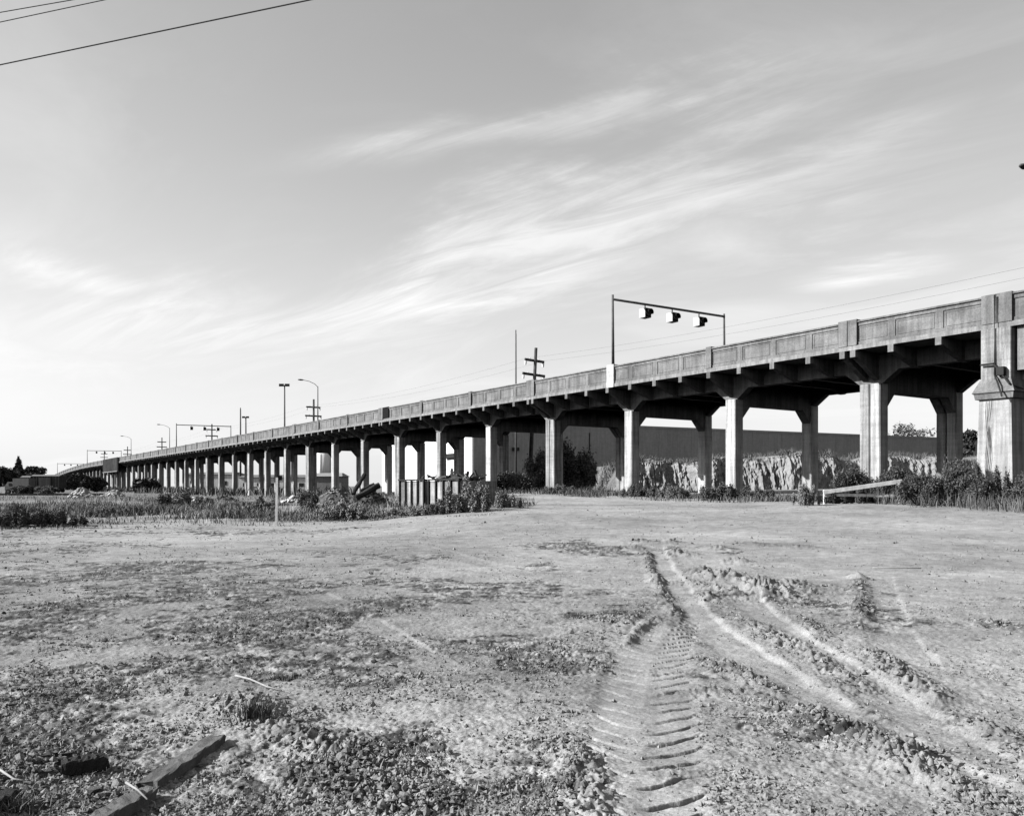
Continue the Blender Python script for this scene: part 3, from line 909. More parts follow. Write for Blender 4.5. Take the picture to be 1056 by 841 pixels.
silo(334, 2.1, 458, 255)

# ------------------------------------------------------------------ earth bank behind the columns
def bank():
    nx, ny = 900, 150
    u = np.linspace(0, 1, nx); v = np.linspace(0, 1, ny)
    U, Vv = np.meshgrid(u, v)
    X = 10.5 + U * 105
    foot = 91 + .07 * (X - 9) + fbm(X * .18, X * 0 + 2, 201, 3) * 3.5
    vv = np.where(Vv < .62, Vv / .62, 1.0)
    prof = sm(0, 1, vv) ** .8
    Yf = foot + vv * 3.2
    Y = np.where(Vv < .62, Yf, foot + 3.2 + ((Vv - .62) / .38) ** 1.6 * 45)
    H = 4.5 + .010 * (X - 9) + fbm(X * .3, X * 0, 203, 3) * .9
    ends = sm(0, .035, U)
    lump = fbm(X * .9, Vv * 1.6, 205, 5, .7); lump2 = np.abs(fbm(X * 2.1, Vv * 2.4, 207, 5, .8))
    face = np.sin(np.clip(vv, 0, 1) * math.pi)
    Z = -.15 + (H + .15) * prof * ends + .35 * lump * face + .25 * fbm(X * 5, Vv * 9, 217, 3) * face
    Y = Y - (.5 * lump + .55 * lump2 - .2 + .35 * fbm(X * 5, Vv * 10, 219, 3) * .6 + .3 * fbm(X * 1.7, Vv * 16, 221, 3)) * face
    Z = np.where(Vv >= .62, H * ends + .25 * fbm(X * .4, Y * .4, 209, 3), Z) + base_h(X, Y) * 0
    V3 = np.stack([X, Y, Z], -1).reshape(-1, 3)
    i = np.arange(ny - 1)[:, None] * nx; j = np.arange(nx - 1)[None, :]
    Fc = np.stack([i + j, i + j + 1, i + nx + j + 1, i + nx + j], -1).reshape(-1, 4)
    me = np_mesh('earth_bank', V3, Fc, M['clay'], False)
    me.materials.append(rough_mat('bank_top_soil', .10, .3, .4, 0, .3))
    mi = np.zeros((ny - 1, nx - 1), dtype=np.int32); mi[int(.62 * ny):, :] = 1
    me.polygons.foreach_set('material_index', mi.ravel())
    finish(add_obj('earth_bank', me), kind='structure')
    # weeds over the lip of the bank
    n = 34000
    x = rng.uniform(9, 104, n); y = 91 + .07 * (x - 9) + fbm(x * .18, x * 0 + 2, 201, 3) * 3.5 + 2.6 + np.abs(rng.normal(0, 1, n)) * 6
    hh = 4.5 + .010 * (x - 9) + fbm(x * .3, x * 0, 203, 3) * .9
    ends = sm(0, .035, (x - 9.5) / 95)
    bl = blades(x, y, hh * ends - .25, rng.uniform(.2, .9, n) * (.3 + sm(-.3, .3, fbm(x * .5, y * .5, 211, 2))), rng.uniform(.03, .09, n), .9)
    n2 = 1500   # tufts hanging on the face
    x2 = rng.uniform(10, 104, n2); k = rng.uniform(0, 1, n2); f2 = 91 + .07 * (x2 - 9) + fbm(x2 * .18, x2 * 0 + 2, 201, 3) * 3.5
    keep = fbm(x2 * .45, k * 2.5, 213, 3) > .12
    keep &= fbm(x2 * .2, k * 0, 215, 2) > .12
    x2, k, f2 = x2[keep], k[keep], f2[keep]
    b2 = blades(x2, f2 + k * 3.2 - .8, 4 * sm(0, 1, k) ** .8 - .1, rng.uniform(.3, .8, len(x2)), rng.uniform(.08, .2, len(x2)), .6)
    finish(add_obj('bank_weeds', blade_mesh('bank_weeds', np.concatenate([bl, b2]), M['grassdark'])),
           'dark weeds growing along the top and down the face of the pale earth bank', 'weeds', kind='stuff')
bank()

# ------------------------------------------------------------------ shrubs and trees
def leaf_cloud(blobs, n, size, flat=.6, hollow=.45):
    """small pointed leaf faces spread through overlapping clumps"""
    wts = np.array([b[3] * b[4] * b[5] for b in blobs]) ** .7; wts /= wts.sum()
    idx = rng.choice(len(blobs), n, p=wts)
    B = np.array(blobs)[idx]
    d = rng.normal(0, 1, (n, 3)); d /= np.linalg.norm(d, axis=1)[:, None]
    r = (hollow + (1 - hollow) * rng.uniform(0, 1, n)) * (1 + .22 * rng.normal(0, 1, n))
    P = B[:, :3] + d * B[:, 3:6] * r[:, None]
    P[:, 2] = np.maximum(P[:, 2], .01)
    a = rng.normal(0, 1, (n, 3)); a[:, 2] *= flat; a /= np.linalg.norm(a, axis=1)[:, None]
    c = rng.normal(0, 1, (n, 3)); b = np.cross(a, c); b /= np.linalg.norm(b, axis=1)[:, None]
    s = size * rng.uniform(.5, 1.4, n)[:, None]
    V = np.stack([P - a * s, P + b * s * .42, P + a * s, P - b * s * .42], 1).reshape(-1, 3)
    Fc = np.arange(n * 4).reshape(n, 4)
    return V, Fc

def shrub_mesh(kind, seed, leaves, size):
    random.seed(seed)
    bl = []
    if kind == 'bush':
        for _ in range(14):
            a = random.uniform(0, 6.28); q = random.uniform(0, .62)
            z = random.uniform(.15, .78) * (1 - .35 * q)
            r = random.uniform(.14, .30)
            bl.append((q * math.cos(a), q * math.sin(a), z, r, r, r * .85))
    else:   # upright weedy clump: many narrow plumes
        for _ in range(22):
            a = random.uniform(0, 6.28); q = random.uniform(0, .75)
            h = random.uniform(.45, 1.0) * (1 - .35 * q)
            bl.append((q * math.cos(a) * 1.1, q * math.sin(a) * 1.1, h * .5, .10, .10, h * .5))
    V, Fc = leaf_cloud(bl, leaves, size, .6 if kind == 'bush' else 1.6)
    return V, Fc, bl

KIND = {}
for i, (k, sd, n, s) in enumerate((('bush', 1, 11000, .034), ('bush', 2, 11000, .034), ('weed', 3, 15000, .034), ('weed', 4, 15000, .034), ('bush', 5, 11000, .034))):
    KIND[i] = shrub_mesh(k, sd, n, s)
SHM = {}
def shrub(px, pbase, wpx, hpx, k, lab, mat='leaf', Y=None, name='shrub', cat='shrub', group=None, z=None):
    if Y is None: X, Y = gp(px, pbase)
    else: X = (px - 528) / F * Y
    z = float(base_h(X, Y)) if z is None else z
    w = wpx / F * Y / 2 * 1.15; h = hpx / F * Y * (1.06 if group == TG else 1.0)
    o = empty(name, (X, Y, z), lab, cat, group)
    V, Fc, bl = KIND[k]
    key = (k, mat)
    if key not in SHM:
        SHM[key] = np_mesh('foliage', V, Fc, M[mat])
        mb = MB()
        for b in bl:
            mb.tube([(b[0] * .15, b[1] * .15, 0), (b[0] * .6, b[1] * .6, b[2] * .5), (b[0], b[1], b[2])], [.018, .012, .006], 4)
        me = bpy.data.meshes.new('stem'); me.from_pydata(mb.v, [], mb.f); me.materials.append(M['bark'])
        SHM[key, 's'] = me
    a = random.uniform(0, 6.28)
    for nm, me in (('foliage', SHM[key]), ('stem', SHM[key, 's'])):
        c = add_obj(nm, me, o); c.scale = (w, w * .8, h); c.rotation_euler = (0, 0, a)
    return o

TG = 'shrubs in the thicket at the foot of the pier'
R = [(831, 519, 34, 25, 2, 'pale low bush just left of the broken white rail', 'leafpale', 33.5),
     (862, 518, 44, 18, 3, 'low weedy clump in front of the left end of the broken white rail', 'leaf', 35.5),
     (905, 517, 52, 26, 2, 'weedy shrub under the raised end of the broken white rail', 'leaf', 36.0),
     (948, 519, 54, 38, 1, 'dark rounded shrub immediately right of the broken white rail post', 'leaf', 33.0),
     (975, 519, 52, 46, 3, 'tall feathery weed clump in front of the dark double column', 'leaf', 33.2),
     (1000, 520, 56, 36, 0, 'dark shrub in front of the gap left of the pale pier', 'leaf', 32.2),
     (1028, 520, 56, 40, 2, 'weedy shrub hiding the foot of the pale pier', 'leaf', 32.0),
     (1060, 521, 60, 40, 1, 'dark shrub cut by the right edge of the picture', 'leaf', 31.6),
     (988, 515, 40, 52, 0, 'taller shrub behind the thicket, before the dark double column', 'leaf', 34.5),
     (880, 518, 54, 40, 1, 'dark bush behind the middle of the broken white rail', 'leaf', 37.0),
     (922, 518, 50, 42, 0, 'dark bush behind the raised end of the broken white rail', 'leaf', 37.2),
     (884, 508, 40, 30, 3, 'weedy clump round the foot of the pale double column', 'leaf', 40.3)]
for px, pb, w, h, k, lab, mat, Y in R: mat = 'leafdk' if mat == 'leaf' else mat; shrub(px, pb, w, h, k, lab, mat, Y, group=TG)
x, y, _ = st(17.6, 35.2, 0)
shrub(528 + F * x / y, 0, 18, 38, 1, 'small dark bush growing against the pale front of the pier', 'leaf', y, z=1.3)
for px, pb, w, h, k, lab, mat, Y in (
    (482, 530, 66, 38, 3, 'tall pale weedy clump at the right end of the rough ground', 'leafpale', 33.0),
    (455, 529, 50, 15, 2, 'weedy clump in front of the pale scrap bins', 'leafpale', 33.5),
    (520, 527, 44, 22, 2, 'low weeds at the corner where the bare lot begins', 'leafpale', 34.5),
    (425, 532, 60, 11, 3, 'low pale weeds below the first scrap bin', 'leafpale', 33.5),
    (316, 530, 36, 30, 0, 'dark rounded bush between the stake and the debris heap', 'leaf', 42.0),
    (352, 534, 70, 22, 3, 'pale weeds growing in front of the debris heap', 'leafpale', 35.0),
    (268, 525, 50, 24, 3, 'weedy clump just left of the stake', 'leafpale', 44.0),
    (16, 547, 74, 26, 2, 'dark weedy clump at the left edge of the picture', 'leaf', 30.0),
    (62, 546, 70, 20, 3, 'dark weeds right of the clump at the left edge', 'leaf', 31.0),
    (110, 535, 46, 12, 2, 'low weeds in front of the pale rubble heap', 'leafpale', 40.0),
    (190, 518, 80, 18, 3, 'pale weeds below the far columns of the viaduct', 'leafpale', 62.0),
    (655, 512, 36, 14, 2, 'low weeds at the foot of the bright white column', 'leaf', 54.0),
    (692, 513, 60, 16, 3, 'dark weeds between the two bright columns', 'leaf', 51.0),
    (745, 514, 60, 20, 2, 'weedy clump at the foot of the nearer bright column', 'leaf', 47.0),
    (782, 514, 40, 16, 3, 'low weeds right of the nearer bright column', 'leaf', 46.0),
    (575, 511, 40, 10, 2, 'low weeds round the foot of the single grey column', 'leafpale', 61.0)):
    shrub(px, pb, w, h, k, lab, mat, Y, group='weedy clumps')
shrub(586, 508, 72, 54, 4, 'large dark bush leaning on the left end of the earth bank', 'leaf', 78.0)
shrub(606, 508, 40, 40, 0, 'dark bush hanging over the bare end of the earth bank', 'leaf', 79.0)
shrub(556, 508, 40, 44, 4, 'dark bush between the utility pole and the grey column', 'leaf', 80.0)
for px_, w_, h_, l_ in ((22, 30, 12, 'dark weedy bush in front of the parked truck'), (47, 34, 11, 'dark weedy bush in front of the dark boxcar')):
    shrub(px_, 512, w_, h_, 0, l_, 'leaf', 140.0, group='weedy clumps')
shrub(524, 508, 60, 26, 1, 'low dark bush left of the utility pole foot', 'leaf', 72.0)

def tree(px, hpx, wpx, Y, lab, kind='round', z0=None, size=.5, n=5200, group='trees in the distance', mat='leafdark'):
    X = (px - 528) / F * Y; z0 = float(base_h(X, Y)) if z0 is None else z0
    H = hpx / F * Y; W = wpx / F * Y / 2
    o = empty('conifer_tree' if kind == 'cone' else 'tree', (X, Y, z0), lab, 'tree', group)
    random.seed(int(px * 7 + Y)); mb = MB(); bl = []
    mb.tube([(X, Y, z0 - .3), (X + .1 * W, Y, z0 + H * .35), (X, Y, z0 + H * .85)], [.035 * H, .025 * H, .006 * H], 8)
    for k in range(26):
        if kind == 'cone':
            q = k / 25; z = H * (.14 + .84 * q); r = W * (1 - q) * .62 + .05 * W; a = k * 2.4; c = W * (1 - q) * .45
        else:
            a = k * 2.4; q = random.uniform(.1, .75); z = H * random.uniform(.3, .84) ; c = W * q * (1 - .5 * abs(z / H - .55)); r = W * random.uniform(.22, .38)
        p = (c * math.cos(a), c * math.sin(a), z)
        bl.append((*p, r, r, r * (.5 if kind == 'cone' else .8)))
        if k % 3 == 0:
            mb.tube([(X, Y, z0 + z * .6), (X + p[0] * .6, Y + p[1] * .6, z0 + z * .9), (X + p[0], Y + p[1], z0 + z)], [.012 * H, .008 * H, .003 * H], 5)
    mb.build('trunk', M['bark'], o, True)
    V, Fc = leaf_cloud(bl, n, size, 1.0)
    add_obj('crown', np_mesh('crown', V, Fc, M[mat]), o)
tree(6, 29, 34, 175, 'dense dark tree at the far left edge of the picture')
tree(19, 37, 18, 178, 'pointed conifer rising above the parked truck', 'cone')
tree(35, 29, 24, 190, 'round crowned dark tree behind the boxcars')
tree(-16, 30, 34, 170, 'dark tree just outside the left edge behind the truck')
tree(78, 18, 30, 215, 'bushy dark tree beside the far end of the viaduct')
tree(97, 15, 26, 200, 'low dark tree under the far columns left of the plate girder')
tree(60, 15, 26, 225, 'small dark tree at the end of the viaduct ramp')
tree(150, 14, 30, 185, 'low dark tree behind the far columns right of the plate girder')
tree(992, 66, 34, 120, 'tree seen in the slot left of the pale pier', n=4000, size=.4)
tree(934, 78, 62, 215, 'bare looking tree rising above the warehouse roof at right', size=.45, n=2600, z0=0, mat='leafpale')
tree(904, 68, 44, 225, 'lower tree rising above the warehouse roof', size=.45, n=2200, z0=0, mat='leafpale')
for i, px in enumerate((-60, 5, 60)):
    pass

# ------------------------------------------------------------------ railway, truck, boxcars
def wheel(c, r, w, axis, parent, name='wheel'):
    ax = Vector(axis).normalized(); c = Vector(c)
    o = MB().tube([c - ax * w / 2, c + ax * w / 2], r, 16).build(name, M['rubber'], parent)
    MB().tube([c - ax * (w / 2 + .02), c + ax * (w / 2 + .02)], r * .5, 12).build('rim', M['steel'], o)
def boxcar(px, Y, L, mat, lab, H=3.6):
    X = (px - 528) / F * Y
    o = empty('boxcar', (X, Y, 0), lab, 'railway wagon', 'wagons on the siding')
    m = MB().box(X - L / 2, X + L / 2, Y - 1.4, Y + 1.4, 1.1, H)
    for k in range(11): m.box(X - L / 2 + L * k / 10 - .05, X - L / 2 + L * k / 10 + .05, Y - 1.5, Y - 1.403, 1.1, H - .02)
    m.build('body', mat, o)
    MB().loft([[(x, Y - 1.45, H + .005), (x, Y - .6, H + .3), (x, Y + .6, H + .3), (x, Y + 1.45, H + .005)] for x in (X - L / 2 - .05, X + L / 2 + .05)]).build('roof', M['roofing'], o)
    MB().box(X - 1.2, X + 1.2, Y - 1.56, Y - 1.505, 1.2, H - .3).build('door', mat, o)
    MB().box(X - L / 2 + .2, X + L / 2 - .2, Y - .5, Y + .5, .8, 1.095).build('underframe', M['darksteel'], o)
    for e in (-.42, -.28, .28, .42):
        for t in (-.75, .75):
            MB().tube([(X + e * L, Y + t - .06, .62), (X + e * L, Y + t + .06, .62)], .45, 14).build('wheel', M['darksteel'], o)
boxcar(50.5, 165, 5.6, M['boxcar'], 'dark boxcar standing left of the viaduct end', 3.5)
boxcar(35, 167, 2.6 + 1.2, M['vangrey'], 'shorter grey wagon between the truck and the dark boxcar', 3.3)
def truck(px, Y, lab):
    X = (px - 528) / F * Y
    o = empty('box_truck', (X, Y, 0), lab, 'truck')
    MB().box(X - 1.6, X + 1.5, Y - 1.1, Y + 1.1, 1.35, 3.0).build('cargo_box', M['vangrey'], o)
    MB().loft([[(X - 3.2, Y - 1, z0), (X - 1.65, Y - 1, z0), (X - 1.65, Y + 1, z0), (X - 3.2, Y + 1, z0)] for z0 in (.6, 1.5)] +
              [[(X - 2.7, Y - .9, 2.3), (X - 1.65, Y - .9, 2.3), (X - 1.65, Y + .9, 2.3), (X - 2.7, Y + .9, 2.3)]]).build('cab', M['vangrey'], o)
    MB().box(X - 2.45, X - 1.85, Y - 1.03, Y - .985, 1.55, 2.1).build('window', M['glass_dark'], o)
    MB().box(X - 1.6, X + 1.5, Y - .5, Y + .5, .8, 1.34).build('chassis', M['darksteel'], o)
    for e in (-2.5, .8):
        for t in (-.95, .95): wheel((X + e, Y + t, .45), .48, .28, (0, 1, 0), o)
truck(25, 160, 'pale box truck parked beside the boxcars at far left')
def rails():
    y0 = 134
    o = empty('railway_track', (-75, y0, .1), 'old railway track crossing the weedy ground at far left', 'railway track')
    for d in (-.72, .72): MB().box(-120, -66, y0 + d - .05, y0 + d + .05, .12, .30).build('rail', M['darksteel'], o)
    m = MB()
    for k in range(80): m.box(-120 + k * .68, -119.76 + k * .68, y0 - 1.25, y0 + 1.25, .0, .118)
    m.build('sleepers', M['wood_dark'], o)
rails()

def car(px, Y, mat, lab, a=0):
    X = (px - 528) / F * Y
    o = empty('parked_car', (X, Y, 0), lab, 'car', 'cars parked beyond the columns')
    ring = lambda x, z0, z1, w: [(X + x, Y - w, z0), (X + x, Y + w, z0), (X + x, Y + w * .92, z1), (X + x, Y - w * .92, z1)]
    MB().loft([ring(-2.2, .4, .7, .8), ring(-2.0, .3, .85, .86), ring(-.9, .3, .95, .88), ring(1.2, .3, .98, .88), ring(2.1, .32, .9, .86), ring(2.25, .45, .75, .8)]).build('body', mat, o)
    c = MB().loft([[(X + x, Y + y, .951) for x, y in ((-1.0, -.8), (1.6, -.8), (1.6, .8), (-1.0, .8))], [(X + x, Y + y, 1.42) for x, y in ((-.4, -.66), (1.1, -.66), (1.1, .66), (-.4, .66))]]).build('cabin', mat, o)
    MB().loft([[(X + x, Y - .795, 1.0) for x in (-.75, 1.3)] + [(X + x, Y - .69, 1.35) for x in (.98, -.38)], [(X + x, Y - .81, 1.0) for x in (-.75, 1.3)] + [(X + x, Y - .705, 1.35) for x in (.98, -.38)]]).build('window', M['glass_dark'], c)
    for e in (-1.4, 1.4):
        for t in (-.78, .78): wheel((X + e, Y + t, .32), .32, .2, (0, 1, 0), o)
car(262, 215, M['vanwhite'], 'pale car parked behind the columns, leftmost of the three')
car(283, 212, M['vangrey'], 'dark grey car parked between the two pale cars')
car(303, 208, M['vanwhite'], 'pale car parked next to the bush, rightmost of the three')

# ------------------------------------------------------------------ rubble, debris, scrap
def heap(px, pb, wpx, hpx, Y, n, mat, name, lab, cat, rs=(.15, .5)):
    X = (px - 528) / F * Y; w = wpx / F * Y / 2; h = hpx / F * Y; z0 = float(base_h(X, Y))
    o = empty(name, (X, Y, z0), lab, cat)
    random.seed(int(px)); m = MB()
    rings = []
    for q, k in ((1.0, 0), (.72, .42), (.4, .74), (.12, .9)):
        rings.append([(X + w * q * math.cos(a) * random.uniform(.85, 1.1), Y + w * .6 * q * math.sin(a), z0 - .1 + h * k * random.uniform(.85, 1.1)) for a in [2 * math.pi * i / 20 for i in range(20)]])
    m.loft(rings)
    m.build('soil_core', M['darkclod'] if name != 'rubble_heap' else M['clod'], o)
    m = MB()
    for _ in range(n):
        a = random.uniform(0, 6.28); q = math.sqrt(random.uniform(0, 1))
        z = z0 + h * (1 - q) * random.uniform(.75, 1.05) * .95
        m.rock((X + w * q * math.cos(a), Y + w * .6 * q * math.sin(a), z + .05), random.uniform(*rs) * random.uniform(.6, 1))
    m.build('rubble_pieces', mat, o)['kind'] = 'stuff'
    return o, X, Y, z0, w, h
heap(84, 511, 26, 12, 105, 110, M['rubble'], 'rubble_heap', 'pale heap of broken rubble on the rough ground at left', 'rubble heap', (.12, .38))
heap(117, 508, 24, 8, 118, 70, M['rubble'], 'rubble_heap', 'lower pale rubble heap right of the first one, under the plate girder', 'rubble heap', (.12, .35))
heap(345, 524, 62, 22, 52, 420, M['clod'], 'debris_heap', 'grey heap of broken stone and brush right of the dark bush', 'debris heap', (.05, .17))
heap(382, 524, 50, 20, 50, 200, M['scrap'], 'scrap_heap', 'dark heap of scrap under the charred logs', 'scrap heap', (.1, .3))
def log(p0, p1, r, lab):
    (ax, ay, az), (bx, by, bz) = p0, p1
    A, B = Vector(p0), Vector(p1); pts = []
    for k in range(7):
        P = A.lerp(B, k / 6) + Vector((random.uniform(-1, 1), random.uniform(-1, 1), random.uniform(-1, 1))) * r * .12; pts.append(P)
    finish(MB().tube(pts, [r * random.uniform(.9, 1.1) for _ in pts], 9).build('log', M['log']), lab, 'log', 'charred logs on the scrap heap')
def PY(px, py, Y): return ((px - 528) / F * Y, Y, CZ - (py - HY) / F * Y)
log(PY(364, 509, 49.0), PY(376, 489, 49.8), .13, 'charred log standing steeply out of the scrap heap')
log(PY(366, 514, 48.2), PY(391, 500, 49.0), .19, 'thick charred log lying at a slant across the scrap heap')
log(PY(372, 506, 50.5), PY(386, 499, 50.8), .11, 'thin dark log lying behind the thick one')

def scrapbin(px0, px1, lab, posts):
    tb = 21.6
    sa_, sb_ = [F * tb / (CS * CS * (p + 38.0)) - tb * math.tan(TH) for p in (px1, px0)]
    x, y, _ = st((sa_ + sb_) / 2, tb, 0); z0 = float(base_h(x, y)) - .1; zt = CZ + .28
    o = empty('scrap_bin', (x, y, z0 + .1), lab, 'scrap bin', 'scrap bins under the viaduct')
    D = 2.2
    m = MB().stbox(sa_, sb_, tb, tb + .1, z0, zt).stbox(sa_, sb_, tb + D, tb + D + .1, z0, zt).stbox(sa_, sa_ + .1, tb + .102, tb + D - .002, z0, zt).stbox(sb_ - .1, sb_, tb + .102, tb + D - .002, z0, zt)
    m.build('panel', M['bin'], o)
    for k in range(posts + 1):
        q = sa_ + (sb_ - sa_) * k / posts
        MB().stbox(q - .05, q + .05, tb - .1, tb - .003, z0, zt + .03).build('post', M['darksteel'], o)
    MB().stbox(sa_ - .1, sb_ + .1, tb - .12, tb + .12, zt + .035, zt + .12).build('top_rail', M['darksteel'], o)
    return sa_, sb_, tb, zt, D
random.seed(5)
for i, a in enumerate(((413, 438, 'pale scrap bin with dark posts, left of the two', 4), (443, 474, 'pale scrap bin overgrown by weeds, right of the two', 4))):
    s0, s1, tb, zt, D = scrapbin(*a)
    m = MB()
    for _ in range(46 if i else 10):
        c = st(random.uniform(s0 + .2, s1 - .2), tb + random.uniform(.3, D - .3), zt + random.uniform(-.05, .28))
        if random.random() < .5: m.rock(c, random.uniform(.08, .22))
        else:
            d = Vector((random.uniform(-1, 1), random.uniform(-.6, .6), random.uniform(-.3, .6))).normalized()
            m.obox(c, d * random.uniform(.25, .6), d.cross(Vector((0, 0, 1))).normalized() * .07, Vector((0, 0, .04)))
    m.stbox(s0 + .3, s1 - .3, tb + .4, tb + D - .3, zt - .6, zt - .05)
    o = finish(m.build('scrap_metal', M['scrap']), 'tangle of scrap metal heaped on the %s scrap bin' % ('right' if i else 'left'), 'scrap metal', kind='stuff')

heap(205, 507, 34, 6, 78, 60, M['rubble'], 'rubble_heap', 'low pale rubble heap before the far columns, left of the stake', 'rubble heap', (.1, .3))
heap(306, 508, 30, 8, 72, 60, M['rubble'], 'rubble_heap', 'low pale rubble heap right of the stake, behind the dark bush', 'rubble heap', (.1, .3))
heap(466, 512, 36, 9, 56, 110, M['rubble'], 'rubble_heap', 'low rubble heap behind the right scrap bin', 'rubble heap', (.08, .25))
heap(490, 514, 40, 14, 50, 120, M['scrap'], 'scrap_heap', 'dark scrap heap beside the right scrap bin', 'scrap heap', (.08, .26))
heap(232, 506, 30, 7, 80, 60, M['scrap'], 'scrap_heap', 'low dark scrap heap between the rubble and the stake', 'scrap heap', (.1, .3))
# far-off junk seen through the columns at left
random.seed(9)
# ------------------------------------------------------------------ stake, broken rail
def stake():
    X, Y = gp(285, 541); z = gz(X, Y)
    o = empty('survey_stake', (X, Y, z), 'pale upright stake with a small dark plate, at the edge of the weeds', 'stake')
    MB().loft([[(X - .045, Y - .03, z - .2), (X + .045, Y - .03, z - .2), (X + .045, Y + .03, z - .2), (X - .045, Y + .03, z - .2)],
               [(X - .02, Y - .03, z + 1.85), (X + .07, Y - .03, z + 1.85), (X + .07, Y + .03, z + 1.85), (X - .02, Y + .03, z + 1.85)]]).build('post', M['wood_white'], o)
    MB().box(X + .075, X + .22, Y - .02, Y + .01, z + 1.75, z + 1.92).build('plate', M['black'], o)
stake()
def fence():
    Y = 35.0
    a, b = PY(849, 507.5, Y), PY(930, 496.0, Y - .2)
    c, e = PY(851, 510, Y), PY(931, 511, Y - .2)
    z = float(base_h(a[0], Y))
    o = empty('broken_rail', ((a[0] + b[0]) / 2, Y, z), 'broken white wooden rail sloping down to the left in front of the thicket', 'fence rail')
    def plank(p, q, w, th):
        p, q = Vector(p), Vector(q); d = (q - p); L = d.length / 2; d.normalize(); up = d.cross(Vector((0, 1, 0))).normalized(); n = d.cross(up)
        return MB().obox((p + q) / 2, d * L, up * w, n * th)
    plank(a, b, .085, .03).build('rail', M['wood_white'], o)
    plank((c[0], c[1] + .1, c[2]), (e[0], e[1] + .1, e[2]), .06, .03).build('rail', M['wood_white'], o)
    x = PY(928.5, 500, Y)[0]
    MB().box(x - .1, x + .1, Y - .1, Y + .06, z - .2, PY(0, 497, Y)[2]).build('post', M['wood_white'], o)
    x = PY(852, 500, Y)[0]
    MB().box(x - .07, x + .07, Y + .04, Y + .16, z - .2, PY(0, 505, Y)[2]).build('post', M['wood_white'], o)
fence()

# ------------------------------------------------------------------ timbers and sticks in the foreground
def timber(px0, py0, px1, py1, w, h, mat, name, lab, cat, lift=0.0, roll=0.0, tilt=0.0):
    a = Vector((*gp(px0, py0), 0)); b = Vector((*gp(px1, py1), 0))
    a.z = gz(a.x, a.y); b.z = gz(b.x, b.y)
    d = b - a; L = d.length; d.normalize(); side = d.cross(Vector((0, 0, 1))).normalized(); up = side.cross(d)
    side, up = side * math.cos(roll) + up * math.sin(roll), up * math.cos(roll) - side * math.sin(roll)
    rings = []; N = 14
    for k in range(N + 1):
        f = k / N; c = a.lerp(b, f) + Vector((0, 0, lift + tilt * f)) + up * h / 2
        j = lambda: random.uniform(-1, 1)
        ww, hh = w / 2 * (1 + .07 * j()) * (.86 if k in (0, N) else 1), h / 2 * (1 + .12 * j())
        e = (.05 * j() if k in (0, N) else 0)
        rings.append([c + side * x * ww + up * y * hh + d * (e + .03 * j() * (k in (0, N))) + up * .006 * j() + side * .005 * j() for x, y in
                      ((-1, -.8), (-.85, -1), (.85, -1), (1, -.8), (1, .8), (.88, 1), (.3, .97), (-.3, 1), (-.88, 1), (-1, .8))])
    finish(MB().loft(rings).build(name, mat), lab, cat)
random.seed(21)
timber(62, 800, 103, 792, .10, .075, M['wood_dark'], 'timber_block', 'short charred timber block lying left of the broken plank', 'timber', 0)
timber(158, 812, 221, 768, .12, .06, M['wood_grey'], 'plank', 'upper piece of the broken grey plank, half buried', 'plank', -.022, .12)
timber(84, 866, 148, 825, .12, .06, M['wood_grey'], 'plank', 'lower piece of the broken grey plank at the bottom edge', 'plank', .0, .1)
timber(-30, 850, 10, 826, .12, .07, M['wood_dark'], 'timber_block', 'dark timber end in the bottom left corner', 'timber', 0)
def stick(pts, r, lab, lift=.004):
    P = [];
    for px, py in pts:
        x, y = gp(px, py); P.append((x, y, gz(x, y) + lift + random.uniform(0, r)))
    finish(MB().tube(P, [r * (1 - .5 * i / len(P)) for i in range(len(P))], 7).build('stick', M['stick'], None, True), lab, 'stick', 'dry sticks on the bare soil')
stick([(243, 697), (258, 702), (275, 709), (290, 714)], .009, 'pale bent stick lying above the dark tufts in the foreground')
stick([(390, 822), (412, 832), (436, 844)], .008, 'pale stick at the bottom edge below the soil ridge')
stick([(130, 826), (142, 834), (152, 843)], .006, 'thin pale straw across the lower plank piece', .09)
stick([(0, 805), (14, 810), (26, 812)], .006, 'thin pale twig at the left edge', .04)
stick([(900, 586), (925, 586), (950, 587)], .012, 'thin dark twig on the pale soil at right', .02)
def tuft(px, py, h, lab):
    x, y = gp(px, py); z = gz(x, y); n = 260
    X = x + rng.normal(0, .05, n); Y = y + rng.normal(0, .04, n)
    V = blades(X, Y, np.full(n, z), rng.uniform(.4, 1, n) * h, rng.uniform(.004, .009, n), .6)
    finish(add_obj('grass_tuft', blade_mesh('grass_tuft', V, M['grassdark'])), lab, 'grass tuft', 'dark grass tufts')
tuft(262, 745, .13, 'dark grass tuft on the soil ridge below the pale stick')
tuft(290, 700, .05, 'small grass tuft at the end of the pale stick')
tuft(15, 835, .10, 'dark grass tuft by the timber end in the bottom left corner')

# ------------------------------------------------------------------ light, sky, camera
SUN_AZ_VEC = Vector((-.99, -.12, 0)).normalized(); ELEV = math.radians(30)
to_sun = Vector((SUN_AZ_VEC.x * math.cos(ELEV), SUN_AZ_VEC.y * math.cos(ELEV), math.sin(ELEV)))
sd = bpy.data.lights.new('sun', 'SUN'); sd.energy = 5.0; sd.angle = math.radians(.55); sd.color = (1, 1, 1)
so = bpy.data.objects.new('sun', sd); COL.objects.link(so)
so.rotation_euler = (-to_sun).to_track_quat('-Z', 'Y').to_euler()

